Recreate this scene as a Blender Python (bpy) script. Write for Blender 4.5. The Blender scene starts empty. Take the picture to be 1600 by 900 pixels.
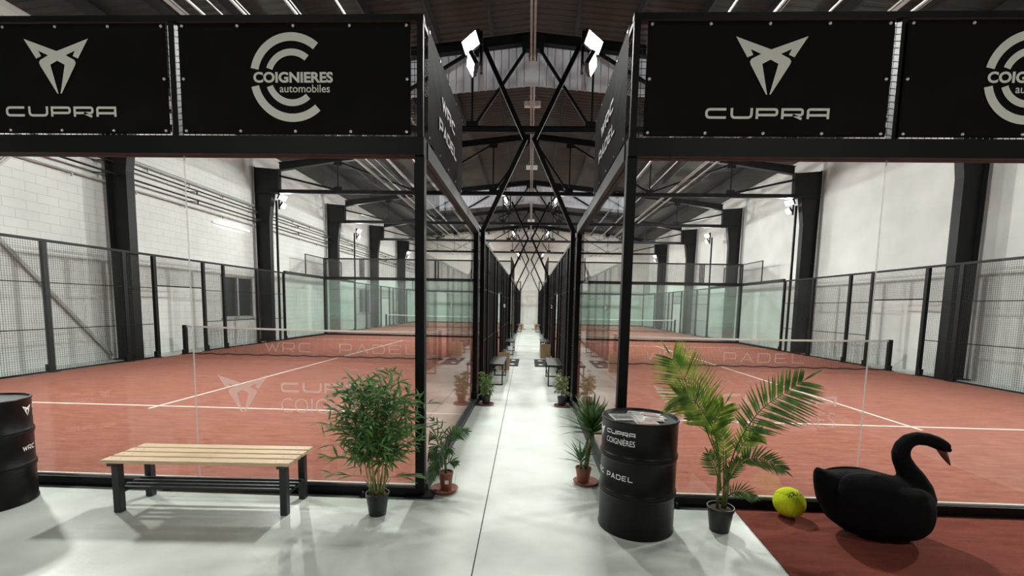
import bpy, math, random
from mathutils import Vector, Matrix
random.seed(7)
S = bpy.context.scene
COL = S.collection
PI = math.pi

# ------------------------------------------------------------------ camera, world, exposure
A = 0.88           # half width of the aisle
CW = 10.0          # court width
CAM = Vector((0.069, -3.927, 1.7203)); YAW, PITCH, ROLL, FPX, CY = .0378, -.0958, .0189, 709.18, 546.3
s_, c_ = math.sin(YAW), math.cos(YAW)
fw = Vector((-s_*math.cos(PITCH), c_*math.cos(PITCH), math.sin(PITCH)))
rt = Vector((c_, s_, 0)); up = rt.cross(fw)
r2 = math.cos(ROLL)*rt + math.sin(ROLL)*up; u2 = -math.sin(ROLL)*rt + math.cos(ROLL)*up
cd = bpy.data.cameras.new('camera'); cam = bpy.data.objects.new('camera', cd); COL.objects.link(cam)
M = Matrix((r2, u2, -fw)).transposed().to_4x4(); M.translation = CAM
cam.matrix_world = M
cd.sensor_width = 36.0; cd.lens = FPX/1600*36; cd.shift_y = (CY-450)/1600; cd.clip_end = 200
S.camera = cam
S.view_settings.view_transform = 'Standard'; S.view_settings.look = 'None'
S.view_settings.exposure = 0.0; S.view_settings.gamma = 1.0
S.view_settings.use_curve_mapping = False
S.cycles.transparent_max_bounces = 40
S.cycles.max_bounces = 7; S.cycles.diffuse_bounces = 4; S.cycles.glossy_bounces = 3
S.cycles.caustics_reflective = False; S.cycles.caustics_refractive = False
S.cycles.use_denoising = True
W = bpy.data.worlds.new('world'); S.world = W; W.use_nodes = True
W.node_tree.nodes['Background'].inputs[0].default_value = (.8, .9, 1, 1)
W.node_tree.nodes['Background'].inputs[1].default_value = .02
LAMP_W = 290.0     # watts of one floodlight head
REAR_W = 190.0      # watts of one added fill light behind the camera

# ------------------------------------------------------------------ materials
def new_mat(name):
    m = bpy.data.materials.new(name); m.use_nodes = True
    return m, m.node_tree.nodes, m.node_tree.links
def lin(c):
    return tuple((x/12.92 if x <= .04045 else ((x+.055)/1.055)**2.4) for x in c)
def pmat(name, col, rough=.6, metal=0., noise=0., scale=8., bump=0., bscale=60., spec=.5, stretch=(1, 1, 1)):
    m, n, l = new_mat(name); b = n['Principled BSDF']
    b.inputs['Base Color'].default_value = (*col, 1); b.inputs['Roughness'].default_value = rough
    b.inputs['Metallic'].default_value = metal; b.inputs['Specular IOR Level'].default_value = spec
    if noise or bump:
        tc = n.new('ShaderNodeTexCoord'); mp = n.new('ShaderNodeMapping'); l.new(tc.outputs['Object'], mp.inputs[0])
        mp.inputs['Scale'].default_value = stretch
    if noise:
        t = n.new('ShaderNodeTexNoise'); t.inputs['Scale'].default_value = scale; t.inputs['Detail'].default_value = 6
        l.new(mp.outputs[0], t.inputs[0])
        r = n.new('ShaderNodeMapRange'); r.inputs['From Min'].default_value = .3; r.inputs['From Max'].default_value = .7
        r.inputs['To Min'].default_value = 1-noise; r.inputs['To Max'].default_value = 1+noise
        l.new(t.outputs[0], r.inputs[0])
        x = n.new('ShaderNodeVectorMath'); x.operation = 'SCALE'; x.inputs[0].default_value = col
        l.new(r.outputs[0], x.inputs['Scale']); l.new(x.outputs[0], b.inputs['Base Color'])
    if bump:
        t2 = n.new('ShaderNodeTexNoise'); t2.inputs['Scale'].default_value = bscale; l.new(mp.outputs[0], t2.inputs[0])
        bp = n.new('ShaderNodeBump'); bp.inputs['Strength'].default_value = bump; bp.inputs['Distance'].default_value = .02
        l.new(t2.outputs[0], bp.inputs['Height']); l.new(bp.outputs[0], b.inputs['Normal'])
    return m
def emis(name, col, st):
    m, n, l = new_mat(name); n.remove(n['Principled BSDF'])
    e = n.new('ShaderNodeEmission'); e.inputs[0].default_value = (*col, 1); e.inputs[1].default_value = st
    l.new(e.outputs[0], n['Material Output'].inputs[0]); return m
def glass(name, tint, ior=1.45, haze=0.0):
    m, n, l = new_mat(name); n.remove(n['Principled BSDF'])
    t = n.new('ShaderNodeBsdfTransparent'); t.inputs[0].default_value = (*tint, 1)
    g = n.new('ShaderNodeBsdfGlossy'); g.inputs['Roughness'].default_value = .0
    f = n.new('ShaderNodeFresnel'); ge = n.new('ShaderNodeNewGeometry'); mx = n.new('ShaderNodeMapRange')
    mx.inputs['To Min'].default_value = ior; mx.inputs['To Max'].default_value = 1/ior      # both faces reflect as air to glass
    l.new(ge.outputs['Backfacing'], mx.inputs[0]); l.new(mx.outputs[0], f.inputs[0])
    x = n.new('ShaderNodeMixShader'); l.new(f.outputs[0], x.inputs[0]); l.new(t.outputs[0], x.inputs[1]); l.new(g.outputs[0], x.inputs[2])
    last = x
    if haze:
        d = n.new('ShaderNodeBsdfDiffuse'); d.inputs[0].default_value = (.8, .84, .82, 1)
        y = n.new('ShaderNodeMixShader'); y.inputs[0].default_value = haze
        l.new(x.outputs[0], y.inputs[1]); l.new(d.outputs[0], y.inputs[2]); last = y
    l.new(last.outputs[0], n['Material Output'].inputs[0]); return m
def film(name, col, alpha):
    m, n, l = new_mat(name); n.remove(n['Principled BSDF'])
    t = n.new('ShaderNodeBsdfTransparent'); d = n.new('ShaderNodeBsdfDiffuse'); d.inputs[0].default_value = (*col, 1)
    tr = n.new('ShaderNodeBsdfTranslucent'); tr.inputs[0].default_value = (*col, 1)
    a = n.new('ShaderNodeMixShader'); a.inputs[0].default_value = .5; l.new(d.outputs[0], a.inputs[1]); l.new(tr.outputs[0], a.inputs[2])
    x = n.new('ShaderNodeMixShader'); x.inputs[0].default_value = alpha
    l.new(t.outputs[0], x.inputs[1]); l.new(a.outputs[0], x.inputs[2]); l.new(x.outputs[0], n['Material Output'].inputs[0]); return m
def leafmat(name, c1, c2, trans=.35, rough=.45):
    m, n, l = new_mat(name); b = n['Principled BSDF']
    tc = n.new('ShaderNodeTexCoord'); t = n.new('ShaderNodeTexNoise'); t.inputs['Scale'].default_value = 14
    l.new(tc.outputs['Object'], t.inputs[0])
    r = n.new('ShaderNodeValToRGB'); r.color_ramp.elements[0].position = .35; r.color_ramp.elements[1].position = .65
    r.color_ramp.elements[0].color = (*c1, 1); r.color_ramp.elements[1].color = (*c2, 1)
    l.new(t.outputs[0], r.inputs[0]); l.new(r.outputs[0], b.inputs['Base Color']); b.inputs['Roughness'].default_value = rough
    tr = n.new('ShaderNodeBsdfTranslucent'); l.new(r.outputs[0], tr.inputs[0])
    x = n.new('ShaderNodeMixShader'); x.inputs[0].default_value = trans
    l.new(b.outputs[0], x.inputs[1]); l.new(tr.outputs[0], x.inputs[2]); l.new(x.outputs[0], n['Material Output'].inputs[0]); return m
def block_wall(name, col, mortar, axis, bw=.5, bh=.22, stain=.12):
    m, n, l = new_mat(name); b = n['Principled BSDF']; b.inputs['Roughness'].default_value = .75
    tc = n.new('ShaderNodeTexCoord'); sp = n.new('ShaderNodeSeparateXYZ'); cb = n.new('ShaderNodeCombineXYZ')
    l.new(tc.outputs['Object'], sp.inputs[0]); l.new(sp.outputs[axis], cb.inputs[0]); l.new(sp.outputs[2], cb.inputs[1])
    br = n.new('ShaderNodeTexBrick'); br.inputs['Scale'].default_value = 1; br.inputs['Mortar Size'].default_value = .006
    br.inputs['Brick Width'].default_value = bw; br.inputs['Row Height'].default_value = bh; br.inputs['Mortar Smooth'].default_value = .3
    br.inputs['Color1'].default_value = (*col, 1); br.inputs['Color2'].default_value = (*[x*.965 for x in col], 1); br.inputs['Mortar'].default_value = (*mortar, 1)
    l.new(cb.outputs[0], br.inputs[0])
    t = n.new('ShaderNodeTexNoise'); t.inputs['Scale'].default_value = .8; t.inputs['Detail'].default_value = 8; l.new(tc.outputs['Object'], t.inputs[0])
    r = n.new('ShaderNodeMapRange'); r.inputs['From Min'].default_value = .35; r.inputs['From Max'].default_value = .7
    r.inputs['To Min'].default_value = 1.0; r.inputs['To Max'].default_value = 1-stain; l.new(t.outputs[0], r.inputs[0])
    x = n.new('ShaderNodeVectorMath'); x.operation = 'SCALE'; l.new(br.outputs[0], x.inputs[0]); l.new(r.outputs[0], x.inputs['Scale'])
    l.new(x.outputs[0], b.inputs['Base Color'])
    bp = n.new('ShaderNodeBump'); bp.inputs['Strength'].default_value = .25; bp.inputs['Distance'].default_value = .01; bp.invert = True
    l.new(br.outputs['Fac'], bp.inputs['Height']); l.new(bp.outputs[0], b.inputs['Normal'])
    return m
def rib_mat(name, col, axis, period, rough=.5, strength=.6):
    m, n, l = new_mat(name); b = n['Principled BSDF']; b.inputs['Roughness'].default_value = rough
    tc = n.new('ShaderNodeTexCoord'); sp = n.new('ShaderNodeSeparateXYZ'); l.new(tc.outputs['Object'], sp.inputs[0])
    mu = n.new('ShaderNodeMath'); mu.operation = 'MULTIPLY'; mu.inputs[1].default_value = 2*PI/period; l.new(sp.outputs[axis], mu.inputs[0])
    si = n.new('ShaderNodeMath'); si.operation = 'SINE'; l.new(mu.outputs[0], si.inputs[0])
    rp = n.new('ShaderNodeMapRange'); rp.inputs['From Min'].default_value = -.4; rp.inputs['From Max'].default_value = .6; l.new(si.outputs[0], rp.inputs[0])
    bp = n.new('ShaderNodeBump'); bp.inputs['Strength'].default_value = strength; bp.inputs['Distance'].default_value = .04
    l.new(rp.outputs[0], bp.inputs['Height']); l.new(bp.outputs[0], b.inputs['Normal'])
    t = n.new('ShaderNodeTexNoise'); t.inputs['Scale'].default_value = 1.3; t.inputs['Detail'].default_value = 7; l.new(tc.outputs['Object'], t.inputs[0])
    r = n.new('ShaderNodeMapRange'); r.inputs['From Min'].default_value = .3; r.inputs['From Max'].default_value = .7
    r.inputs['To Min'].default_value = .75; r.inputs['To Max'].default_value = 1.2; l.new(t.outputs[0], r.inputs[0])
    x = n.new('ShaderNodeVectorMath'); x.operation = 'SCALE'; x.inputs[0].default_value = col; l.new(r.outputs[0], x.inputs['Scale'])
    l.new(x.outputs[0], b.inputs['Base Color']); return m
def turf_mat(name, c1, c2, bump=.5):
    m, n, l = new_mat(name); b = n['Principled BSDF']; b.inputs['Roughness'].default_value = .95; b.inputs['Specular IOR Level'].default_value = .1
    tc = n.new('ShaderNodeTexCoord'); mp = n.new('ShaderNodeMapping'); mp.inputs['Scale'].default_value = (1, 4.5, 1); l.new(tc.outputs['Object'], mp.inputs[0])
    t = n.new('ShaderNodeTexNoise'); t.inputs['Scale'].default_value = 2.4; t.inputs['Detail'].default_value = 12; t.inputs['Roughness'].default_value = .78
    l.new(mp.outputs[0], t.inputs[0])
    t3 = n.new('ShaderNodeTexNoise'); t3.inputs['Scale'].default_value = 160; l.new(tc.outputs['Object'], t3.inputs[0])
    ad = n.new('ShaderNodeMath'); ad.operation = 'MULTIPLY_ADD'; ad.inputs[1].default_value = .45; l.new(t3.outputs[0], ad.inputs[0]); l.new(t.outputs[0], ad.inputs[2])
    r = n.new('ShaderNodeValToRGB'); r.color_ramp.elements[0].position = .5; r.color_ramp.elements[1].position = .92
    r.color_ramp.elements[0].color = (*c1, 1); r.color_ramp.elements[1].color = (*c2, 1); l.new(ad.outputs[0], r.inputs[0])
    l.new(r.outputs[0], b.inputs['Base Color'])
    bp = n.new('ShaderNodeBump'); bp.inputs['Strength'].default_value = bump; bp.inputs['Distance'].default_value = .01
    l.new(t3.outputs[0], bp.inputs['Height']); l.new(bp.outputs[0], b.inputs['Normal'])
    return m

m_steel = pmat('black_steel', (.003, .003, .0034), .5, 0, .25, 6, spec=.22)
m_steel2 = pmat('dark_grey_steel', (.012, .012, .012), .5, 0, .3, 3, spec=.35)
m_frame = pmat('portal_frame_paint', (.0045, .005, .006), .5, 0, .3, 2, spec=.25)
m_wire = pmat('black_wire', (.018, .018, .018), .5)
m_glass = glass('court_glass', (.975, .985, .98))
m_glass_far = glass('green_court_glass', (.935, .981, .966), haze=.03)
m_vinyl = pmat('black_banner_vinyl', (.0125, .0118, .0108), .6, 0, .15, 3, .5, 3.0, .015)
m_print = pmat('pale_banner_print', (.86, .83, .75), .6)
m_white = pmat('white_print', (.90, .90, .89), .5)
m_eyelet = pmat('nickel_eyelet', (.75, .73, .70), .3, .9)
m_seal = film('clear_joint_seal', (.62, .64, .62), .38)
m_sheen = pmat('pale_rail_sheen', (.60, .57, .52), .5)  # pale colour stands for light caught on the rail top
m_film = film('frosted_film', (.8, .76, .74), .34)
m_concrete = pmat('white_concrete', (.565, .600, .555), .36, 0, .2, 1.5, .04, 30, .4)
m_joint = pmat('floor_joint_dark', (.03, .03, .03), .9)
m_turf = turf_mat('red_turf', (.225, .070, .048), (.43, .175, .128))
m_mat = turf_mat('dark_red_carpet', (.13, .030, .020), (.24, .068, .048))
m_line = pmat('white_turf_line', (.80, .74, .66), .9, 0, .08, 30)
m_wallL = block_wall('white_block_wall', (.80, .815, .80), (.56, .57, .55), 1)
m_wallR = block_wall('white_plain_wall', (.80, .80, .785), (.75, .75, .735), 1, 1.2, .6, .16)
m_wallF = block_wall('white_end_wall', (.70, .68, .64), (.6, .58, .54), 0, .5, .25, .2)
m_wallN = pmat('dark_unseen_wall', (.05, .05, .052), .8)  # unseen wall behind the camera, made dark for the front glass to reflect
m_roof = rib_mat('brown_roof_sheet', (.0265, .0275, .0235), 1, .24, .6, 1.0)
m_curtain = pmat('pale_ribbed_sheet', (.82, .88, .97), .45, 0, .06, 2)
m_galv = pmat('galvanised_steel', (.34, .335, .32), .4, .4, .15, 5)
m_pipe_grey = pmat('grey_painted_pipe', (.42, .43, .42), .45, .2)
m_brace = pmat('light_grey_brace', (.52, .52, .50), .55, 0, .15, 3)
m_lens = emis('floodlight_lens', (1, .97, .86), 60)
m_tube = emis('lit_tube', (1, 1, .95), 3)
m_winglass = pmat('dark_window_glass', (.05, .06, .055), .08, 0, 0, 1, 0, 1, .5)
m_winframe = pmat('grey_window_frame', (.42, .43, .42), .5)
m_wood = pmat('pale_pine', (.68, .49, .31), .5, 0, .18, 6, .05, 60, .4, (1, 14, 14))
m_bench = pmat('charcoal_bench_steel', (.022, .025, .028), .45)
m_barrel = pmat('black_drum_paint', (.0022, .0022, .0025), .38, 0, .2, 4, .0, 1, .26)
m_lid = pmat('grey_drum_lid', (.07, .072, .075), .22, .3)
m_swan = pmat('black_velvet', (.0045, .0045, .005), .9, 0, 0, 1, .3, 120, .12)
m_beak = pmat('dark_red_beak', (.10, .022, .016), .35)
m_ball = pmat('yellow_ball_felt', (.74, .86, .03), .95, 0, .08, 60, .6, 260, .1)
m_seam = pmat('ball_seam', (.40, .50, .03), .9)
m_ink = pmat('black_ink', (.02, .03, .02), .7)
m_pot = pmat('black_plastic_pot', (.012, .012, .013), .4)
m_terra = pmat('terracotta_pot', (.23, .075, .045), .6, 0, .15, 20)
m_soil = pmat('potting_soil', (.05, .033, .022), .95, 0, .5, 50, .8, 90)
m_cane = pmat('bamboo_cane', (.36, .28, .12), .5, 0, .2, 15)
m_trunk = pmat('dracaena_trunk', (.22, .19, .11), .8, 0, .3, 40)
m_bamboo = leafmat('bamboo_leaf', (.06, .15, .045), (.16, .31, .085), .45)
m_palm = leafmat('palm_leaf', (.07, .15, .02), (.25, .36, .05), .45)
m_palmdark = leafmat('dark_palm_leaf', (.03, .085, .018), (.10, .19, .035), .35)
m_drac = leafmat('dracaena_leaf', (.035, .085, .028), (.10, .19, .06), .3)
m_ficus = leafmat('ficus_leaf', (.06, .13, .03), (.18, .30, .07), .35)
m_ficus2 = leafmat('variegated_ficus_leaf', (.09, .16, .05), (.42, .46, .25), .35)
m_stalk = pmat('green_stalk', (.14, .17, .05), .5)
m_kraft = pmat('kraft_paper', (.42, .29, .16), .8, 0, .1, 12)
m_paper = pmat('newsprint', (.55, .53, .50), .7, 0, .25, 40)
m_photo = pmat('printed_photo_grey', (.16, .155, .15), .5, 0, .5, 25)
m_flyer = pmat('flyer_red_brown', (.33, .14, .10), .35, 0, .4, 20)
m_flyer2 = pmat('flyer_white', (.72, .70, .67), .35)
m_matblack = pmat('black_rubber_mat', (.02, .021, .022), .85, 0, .2, 40)
m_purlin = pmat('dark_purlin', (.010, .0095, .009), .7)
m_net = pmat('black_net_cord', (.03, .02, .02), .7)
m_band = pmat('white_net_band', (.78, .76, .72), .6)

# ------------------------------------------------------------------ geometry helpers
def ploc(o):
    v = Vector((0, 0, 0))
    while o is not None:
        v += o.location; o = o.parent
    return v
class MB:
    def __init__(self): self.v = []; self.f = []; self.mi = []
    def add(self, vs, fs, mi=0):
        b = len(self.v); self.v += [tuple(p) for p in vs]; self.f += [tuple(i+b for i in f) for f in fs]; self.mi += [mi]*len(fs)
        return self
    def box(self, x0, x1, y0, y1, z0, z1, mi=0):
        vs = [(x, y, z) for x in (x0, x1) for y in (y0, y1) for z in (z0, z1)]
        return self.add(vs, [(0, 1, 3, 2), (4, 6, 7, 5), (0, 4, 5, 1), (2, 3, 7, 6), (0, 2, 6, 4), (1, 5, 7, 3)], mi)
    def bar(self, p, q, w, h=None, upv=(0, 0, 1), mi=0):
        p, q = Vector(p), Vector(q); h = h or w; d = (q-p).normalized(); u = Vector(upv)
        if abs(d.dot(u)) > .98: u = Vector((0, 1, 0))
        s = d.cross(u).normalized(); t = s.cross(d)
        vs = [e + s*a*w/2 + t*b*h/2 for e in (p, q) for a, b in ((-1, -1), (1, -1), (1, 1), (-1, 1))]
        return self.add(vs, [(3, 2, 1, 0), (4, 5, 6, 7), (0, 1, 5, 4), (1, 2, 6, 5), (2, 3, 7, 6), (3, 0, 4, 7)], mi)
    def tube(self, pts, rad, n=10, caps=True, flat=1.0, mi=0):
        pts = [Vector(p) for p in pts]; k = len(pts)
        if not hasattr(rad, '__len__'): rad = [rad]*k
        vs = []; fs = []; nrm = None
        for i, p in enumerate(pts):
            d = (pts[min(i+1, k-1)]-pts[max(i-1, 0)]).normalized()
            if nrm is None:
                a = Vector((0, 0, 1)) if abs(d.z) < .9 else Vector((1, 0, 0))
                nrm = (a - d*a.dot(d)).normalized()
            else:
                nrm = (nrm - d*nrm.dot(d)).normalized()
            bn = d.cross(nrm)
            for j in range(n):
                t = 2*PI*j/n; vs.append(p + nrm*math.cos(t)*rad[i] + bn*math.sin(t)*rad[i]*flat)
        for i in range(k-1):
            for j in range(n):
                fs.append((i*n+j, i*n+(j+1) % n, (i+1)*n+(j+1) % n, (i+1)*n+j))
        if caps: fs.append(tuple(range(n-1, -1, -1))); fs.append(tuple((k-1)*n+j for j in range(n)))
        return self.add(vs, fs, mi)
    def lathe(self, prof, c=(0, 0, 0), n=32, mi=0):
        vs = []; fs = []; k = len(prof)
        for r, z in prof:
            for j in range(n):
                t = 2*PI*j/n; vs.append((c[0]+r*math.cos(t), c[1]+r*math.sin(t), c[2]+z))
        for i in range(k-1):
            for j in range(n):
                fs.append((i*n+j, i*n+(j+1) % n, (i+1)*n+(j+1) % n, (i+1)*n+j))
        if prof[0][0] > 1e-6: fs.append(tuple(range(n-1, -1, -1)))
        if prof[-1][0] > 1e-6: fs.append(tuple((k-1)*n+j for j in range(n)))
        return self.add(vs, fs, mi)
    def prism(self, poly, y0, y1, mi=0):            # poly in XZ, extruded along Y
        k = len(poly)
        vs = [(x, y0, z) for x, z in poly] + [(x, y1, z) for x, z in poly]
        fs = [tuple(range(k)), tuple(range(2*k-1, k-1, -1))] + [(i, i+k, (i+1) % k+k, (i+1) % k) for i in range(k)]
        return self.add(vs, fs, mi)
    def leaf(self, p, d, nrm, L, w, droop=.2, fold=.25, seg=4, mi=0, shape=None):
        p, d, nrm = Vector(p), Vector(d).normalized(), Vector(nrm)
        s = d.cross(nrm)
        if s.length < 1e-4: s = d.cross(Vector((1, 0, .1)))
        s.normalize(); nn = s.cross(d).normalized()
        prof = shape or [.12, .8, 1.0, .62, .04]
        vs = []; q = p.copy(); dd = d.copy()
        for i in range(seg+1):
            t = i/seg; ww = w*.5*prof[min(int(round(t*(len(prof)-1))), len(prof)-1)]
            vs += [q - s*ww + nn*ww*fold, q.copy(), q + s*ww + nn*ww*fold]
            dd = (dd + Vector((0, 0, -droop/seg))).normalized(); q = q + dd*L/seg
        fs = []
        for i in range(seg):
            a = 3*i; fs += [(a, a+1, a+4, a+3), (a+1, a+2, a+5, a+4)]
        return self.add(vs, fs, mi)
    def clamp(self, x0=-99, x1=99, y0=-99, y1=99):
        self.v = [(min(max(x, x0), x1), min(max(y, y0), y1), z) for x, y, z in self.v]; return self
    def build(self, name, mats, parent=None, smooth=False, local=False):
        me = bpy.data.meshes.new(name); off = ploc(parent) if (parent is not None and not local) else Vector((0, 0, 0))
        me.from_pydata([(x-off.x, y-off.y, z-off.z) for x, y, z in self.v], [], self.f)
        if not isinstance(mats, (list, tuple)): mats = [mats]
        for m in mats: me.materials.append(m)
        if len(mats) > 1: me.polygons.foreach_set('material_index', self.mi)
        if smooth: me.polygons.foreach_set('use_smooth', [True]*len(me.polygons))
        me.update()
        o = bpy.data.objects.new(name, me); COL.objects.link(o)
        if parent is not None: o.parent = parent
        return o
def tag(o, label=None, cat=None, group=None, kind=None):
    if label: o['label'] = label
    if cat: o['category'] = cat
    if group: o['group'] = group
    if kind: o['kind'] = kind
    return o
def thing(name, loc, label, cat, group=None, rz=0.):
    o = bpy.data.objects.new(name, None); COL.objects.link(o); o.location = loc; o.rotation_euler.z = rz
    o.empty_display_size = .1
    return tag(o, label, cat, group)
def bevel(o, w=.004, seg=2):
    b = o.modifiers.new('bevel', 'BEVEL'); b.width = w; b.segments = seg; b.limit_method = 'ANGLE'; return o
def struct(o, label=None, cat=None):
    return tag(o, label, cat, None, 'structure')

_pan = {}
def wire_panel(w, h, parent, loc, rz=0., pitch=.05, t=.0042):
    """welded mesh panel, w along local X, h along Z; shared data"""
    key = (round(w, 3), round(h, 3), pitch)
    if key not in _pan:
        b = MB(); n = int(round(w/pitch))
        def strip(p0, p1, ax):
            a, c = Vector(p0), Vector(p1); s = Vector(ax)*t/2; y = Vector((0, t/2, 0))
            b.add([a-s-y, a+s-y, a+s+y, a-s+y, c-s-y, c+s-y, c+s+y, c-s+y], [(0, 1, 5, 4), (1, 2, 6, 5), (2, 3, 7, 6), (3, 0, 4, 7)])
        for i in range(1, n): strip((i*w/n, 0, 0), (i*w/n, 0, h), (1, 0, 0))
        k = int(round(h/pitch))
        for i in range(1, k): strip((0, t, i*h/k), (w, t, i*h/k), (0, 0, 1))
        me = bpy.data.meshes.new('mesh_panel'); me.from_pydata([tuple(v) for v in b.v], [], b.f); me.materials.append(m_wire); _pan[key] = me
    o = bpy.data.objects.new('mesh_panel', _pan[key]); COL.objects.link(o); o.parent = parent
    o.location = Vector(loc)-ploc(parent); o.rotation_euler.z = rz
    return o

# lettering: flat 2-D outlines -> placed by a function (x, z) -> point
def font2d(body, size, offset=0., align='LEFT', spacing=1.0):
    cu = bpy.data.curves.new('t', 'FONT'); cu.body = body; cu.size = size; cu.offset = offset; cu.align_x = align
    cu.space_character = spacing; cu.resolution_u = 4; cu.fill_mode = 'BOTH'
    o = bpy.data.objects.new('t', cu); COL.objects.link(o); bpy.context.view_layer.update()
    dg = bpy.context.evaluated_depsgraph_get(); me = bpy.data.meshes.new_from_object(o.evaluated_get(dg))
    vs = [(v.co.x, v.co.y) for v in me.vertices]; fs = [tuple(p.vertices) for p in me.polygons]
    bpy.data.objects.remove(o); bpy.data.curves.remove(cu); bpy.data.meshes.remove(me)
    return vs, fs
def fit2d(g, x0, x1, z0, z1):
    vs, fs = g; a0 = min(v[0] for v in vs); a1 = max(v[0] for v in vs); b0 = min(v[1] for v in vs); b1 = max(v[1] for v in vs)
    return [(x0+(x-a0)/(a1-a0)*(x1-x0), z0+(z-b0)/(b1-b0)*(z1-z0)) for x, z in vs], fs
def stroke(pts, w, closed=False):
    P = [Vector(p) for p in pts]; n = len(P); L = []; R = []
    for i in range(n):
        d0 = (P[i]-P[i-1]).normalized() if i > 0 else (P[1]-P[0]).normalized()
        d1 = (P[i+1]-P[i]).normalized() if i < n-1 else d0
        n0 = Vector((-d0.y, d0.x)); n1 = Vector((-d1.y, d1.x)); m = (n0+n1).normalized()
        k = w/2/max(.35, m.dot(n0)); L.append(P[i]+m*k); R.append(P[i]-m*k)
    vs = [tuple(p) for p in L]+[tuple(p) for p in R]
    return vs, [(i, i+1, n+i+1, n+i) for i in range(n-1)]
def rounded(pts, rads):
    out = []
    for i, p in enumerate(pts):
        r = rads.get(i, 0)
        if not r: out.append(p); continue
        p = Vector(p); a = (Vector(pts[i-1])-p).normalized(); b = (Vector(pts[i+1])-p).normalized()
        for t in (0, .2, .4, .6, .8, 1):
            q = (p+a*r)*(1-t)**2 + p*2*t*(1-t) + (p+b*r)*t**2; out.append((q.x, q.y))
    return out
def merge(gs):
    vs = []; fs = []
    for v, f in gs:
        b = len(vs); vs += v; fs += [tuple(i+b for i in q) for q in f]
    return vs, fs
def word_strokes(word, H, w, adv, cw):
    gs = []; x = 0
    h2 = H-w
    for ch in word:
        if ch == ' ': x += adv*.75; continue
        c = cw; k = []
        r = min(.35*H, .3*c)
        if ch == 'C': k = [rounded([(c, h2), (0, h2), (0, 0), (c, 0)], {1: r, 2: r})]
        elif ch == 'U': k = [rounded([(0, h2+w/2), (0, 0), (c, 0), (c, h2+w/2)], {1: r, 2: r})]
        elif ch == 'P': k = [rounded([(0, -w/2), (0, h2), (c, h2), (c, .32*h2), (w*.5, .32*h2)], {2: r*.6, 3: r*.6})]
        elif ch == 'R': k = [rounded([(0, -w/2), (0, h2), (c, h2), (c, .32*h2), (w*.5, .32*h2)], {2: r*.6, 3: r*.6}), [(.52*c, .34*h2), (c*.97, -w/2)]]
        elif ch == 'A': k = [rounded([(0, -w/2), (0, h2), (c, h2), (c, -w/2)], {1: r*.6}), [(w*.5, .30*h2), (c-w*.5, .30*h2)]]
        elif ch == 'W': k = [[(-.1*c, h2), (.2*c, 0), (.5*c, .8*h2), (.8*c, 0), (1.1*c, h2)]]
        elif ch == 'a': k = [[(0, -w/2), (.5*c, h2), (c, -w/2)], [(.3*c, .25*h2), (.75*c, .25*h2)]]
        elif ch == 'D': k = [rounded([(0, 0), (0, h2), (c, h2), (c, 0), (-w/2, 0)], {2: r, 3: r})]
        elif ch == 'E': k = [rounded([(c, h2), (0, h2), (0, 0), (c, 0)], {1: r*.5, 2: r*.5}), [(0, .5*h2), (.85*c, .5*h2)]]
        elif ch == 'L': k = [rounded([(0, h2+w/2), (0, 0), (c, 0)], {1: r*.5})]
        gs += [stroke([(x+a, b) for a, b in q], w) for q in k]; x += adv
    return merge(gs)
CUPRA = word_strokes('CUPRA', .55, .13, 1.28, 1.0)
WRC = word_strokes('WRC', 1.0, .21, 1.25, .85)
PADEL = word_strokes('PaDEL', 1.0, .21, 1.2, .85)
WRCPADEL = word_strokes('WRC PaDEL', 1.0, .15, 1.25, .85)
WRCPADEL_THIN = word_strokes('WRC  PaDEL', 1.0, .09, 1.45, 1.0)
_half = [(-215, 148), (0, 224), (0, 283), (-48, 308), (-42, 335), (-7, 488), (-14, 488), (-117, 312), (-123, 294), (-114, 278), (-59, 250), (-122, 222), (-106, 255), (-140, 270)]
def _emb():
    q = [(x/430, (318-y)/430) for x, y in _half]
    q[1] = (0, q[1][1]); q[2] = (0, q[2][1])
    tri = [(0, 1, 10, 11), (0, 11, 12, 13), (1, 2, 9, 10), (2, 3, 8, 9), (3, 4, 7, 8), (4, 5, 6, 7)]
    L = (q, tri); R = ([(-x, z) for x, z in q], [tuple(reversed(t)) for t in tri])
    return merge([L, R])
EMBLEM = _emb()
def arc2d(r0, r1, a0, a1, n=28):
    vs = []; fs = []
    for i in range(n+1):
        a = math.radians(a0+(a1-a0)*i/n); vs += [(r0*math.cos(a), r0*math.sin(a)), (r1*math.cos(a), r1*math.sin(a))]
    for i in range(n): fs.append((2*i, 2*i+1, 2*i+3, 2*i+2))
    return vs, fs
def place(g, fn, name, mat, parent, local=False):
    b = MB(); b.add([fn(x, z) for x, z in g[0]], g[1]); return b.build(name, mat, parent, False, local)

# ------------------------------------------------------------------ room shell
FX = 11.75; Y0, Y1 = -8.0, 42.0
RZ = lambda x: 9.45-.10*abs(x)
struct(MB().box(-FX-.2, FX+.2, Y0-.2, Y1+.2, -.2, 0).build('floor', m_concrete))
def strip(name, p, q, w, z, mat):
    p, q = Vector((*p, z)), Vector((*q, z)); s = (q-p).normalized().cross(Vector((0, 0, 1)))*w/2
    return MB().add([p-s, p+s, q+s, q-s], [(0, 1, 2, 3)]).build(name, mat)
struct(strip('floor_joint', (-.20, -8), (-.47, 20), .008, .0015, m_joint))
struct(strip('floor_joint', (-.47, 20), (-.62, 42), .008, .0015, m_joint))
def wall_poly(name, x, mat):
    s = 1 if x > 0 else -1
    return struct(MB().box(min(x, x+s*.2), max(x, x+s*.2), Y0, Y1, 0, RZ(x)).build(name, mat))
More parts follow.
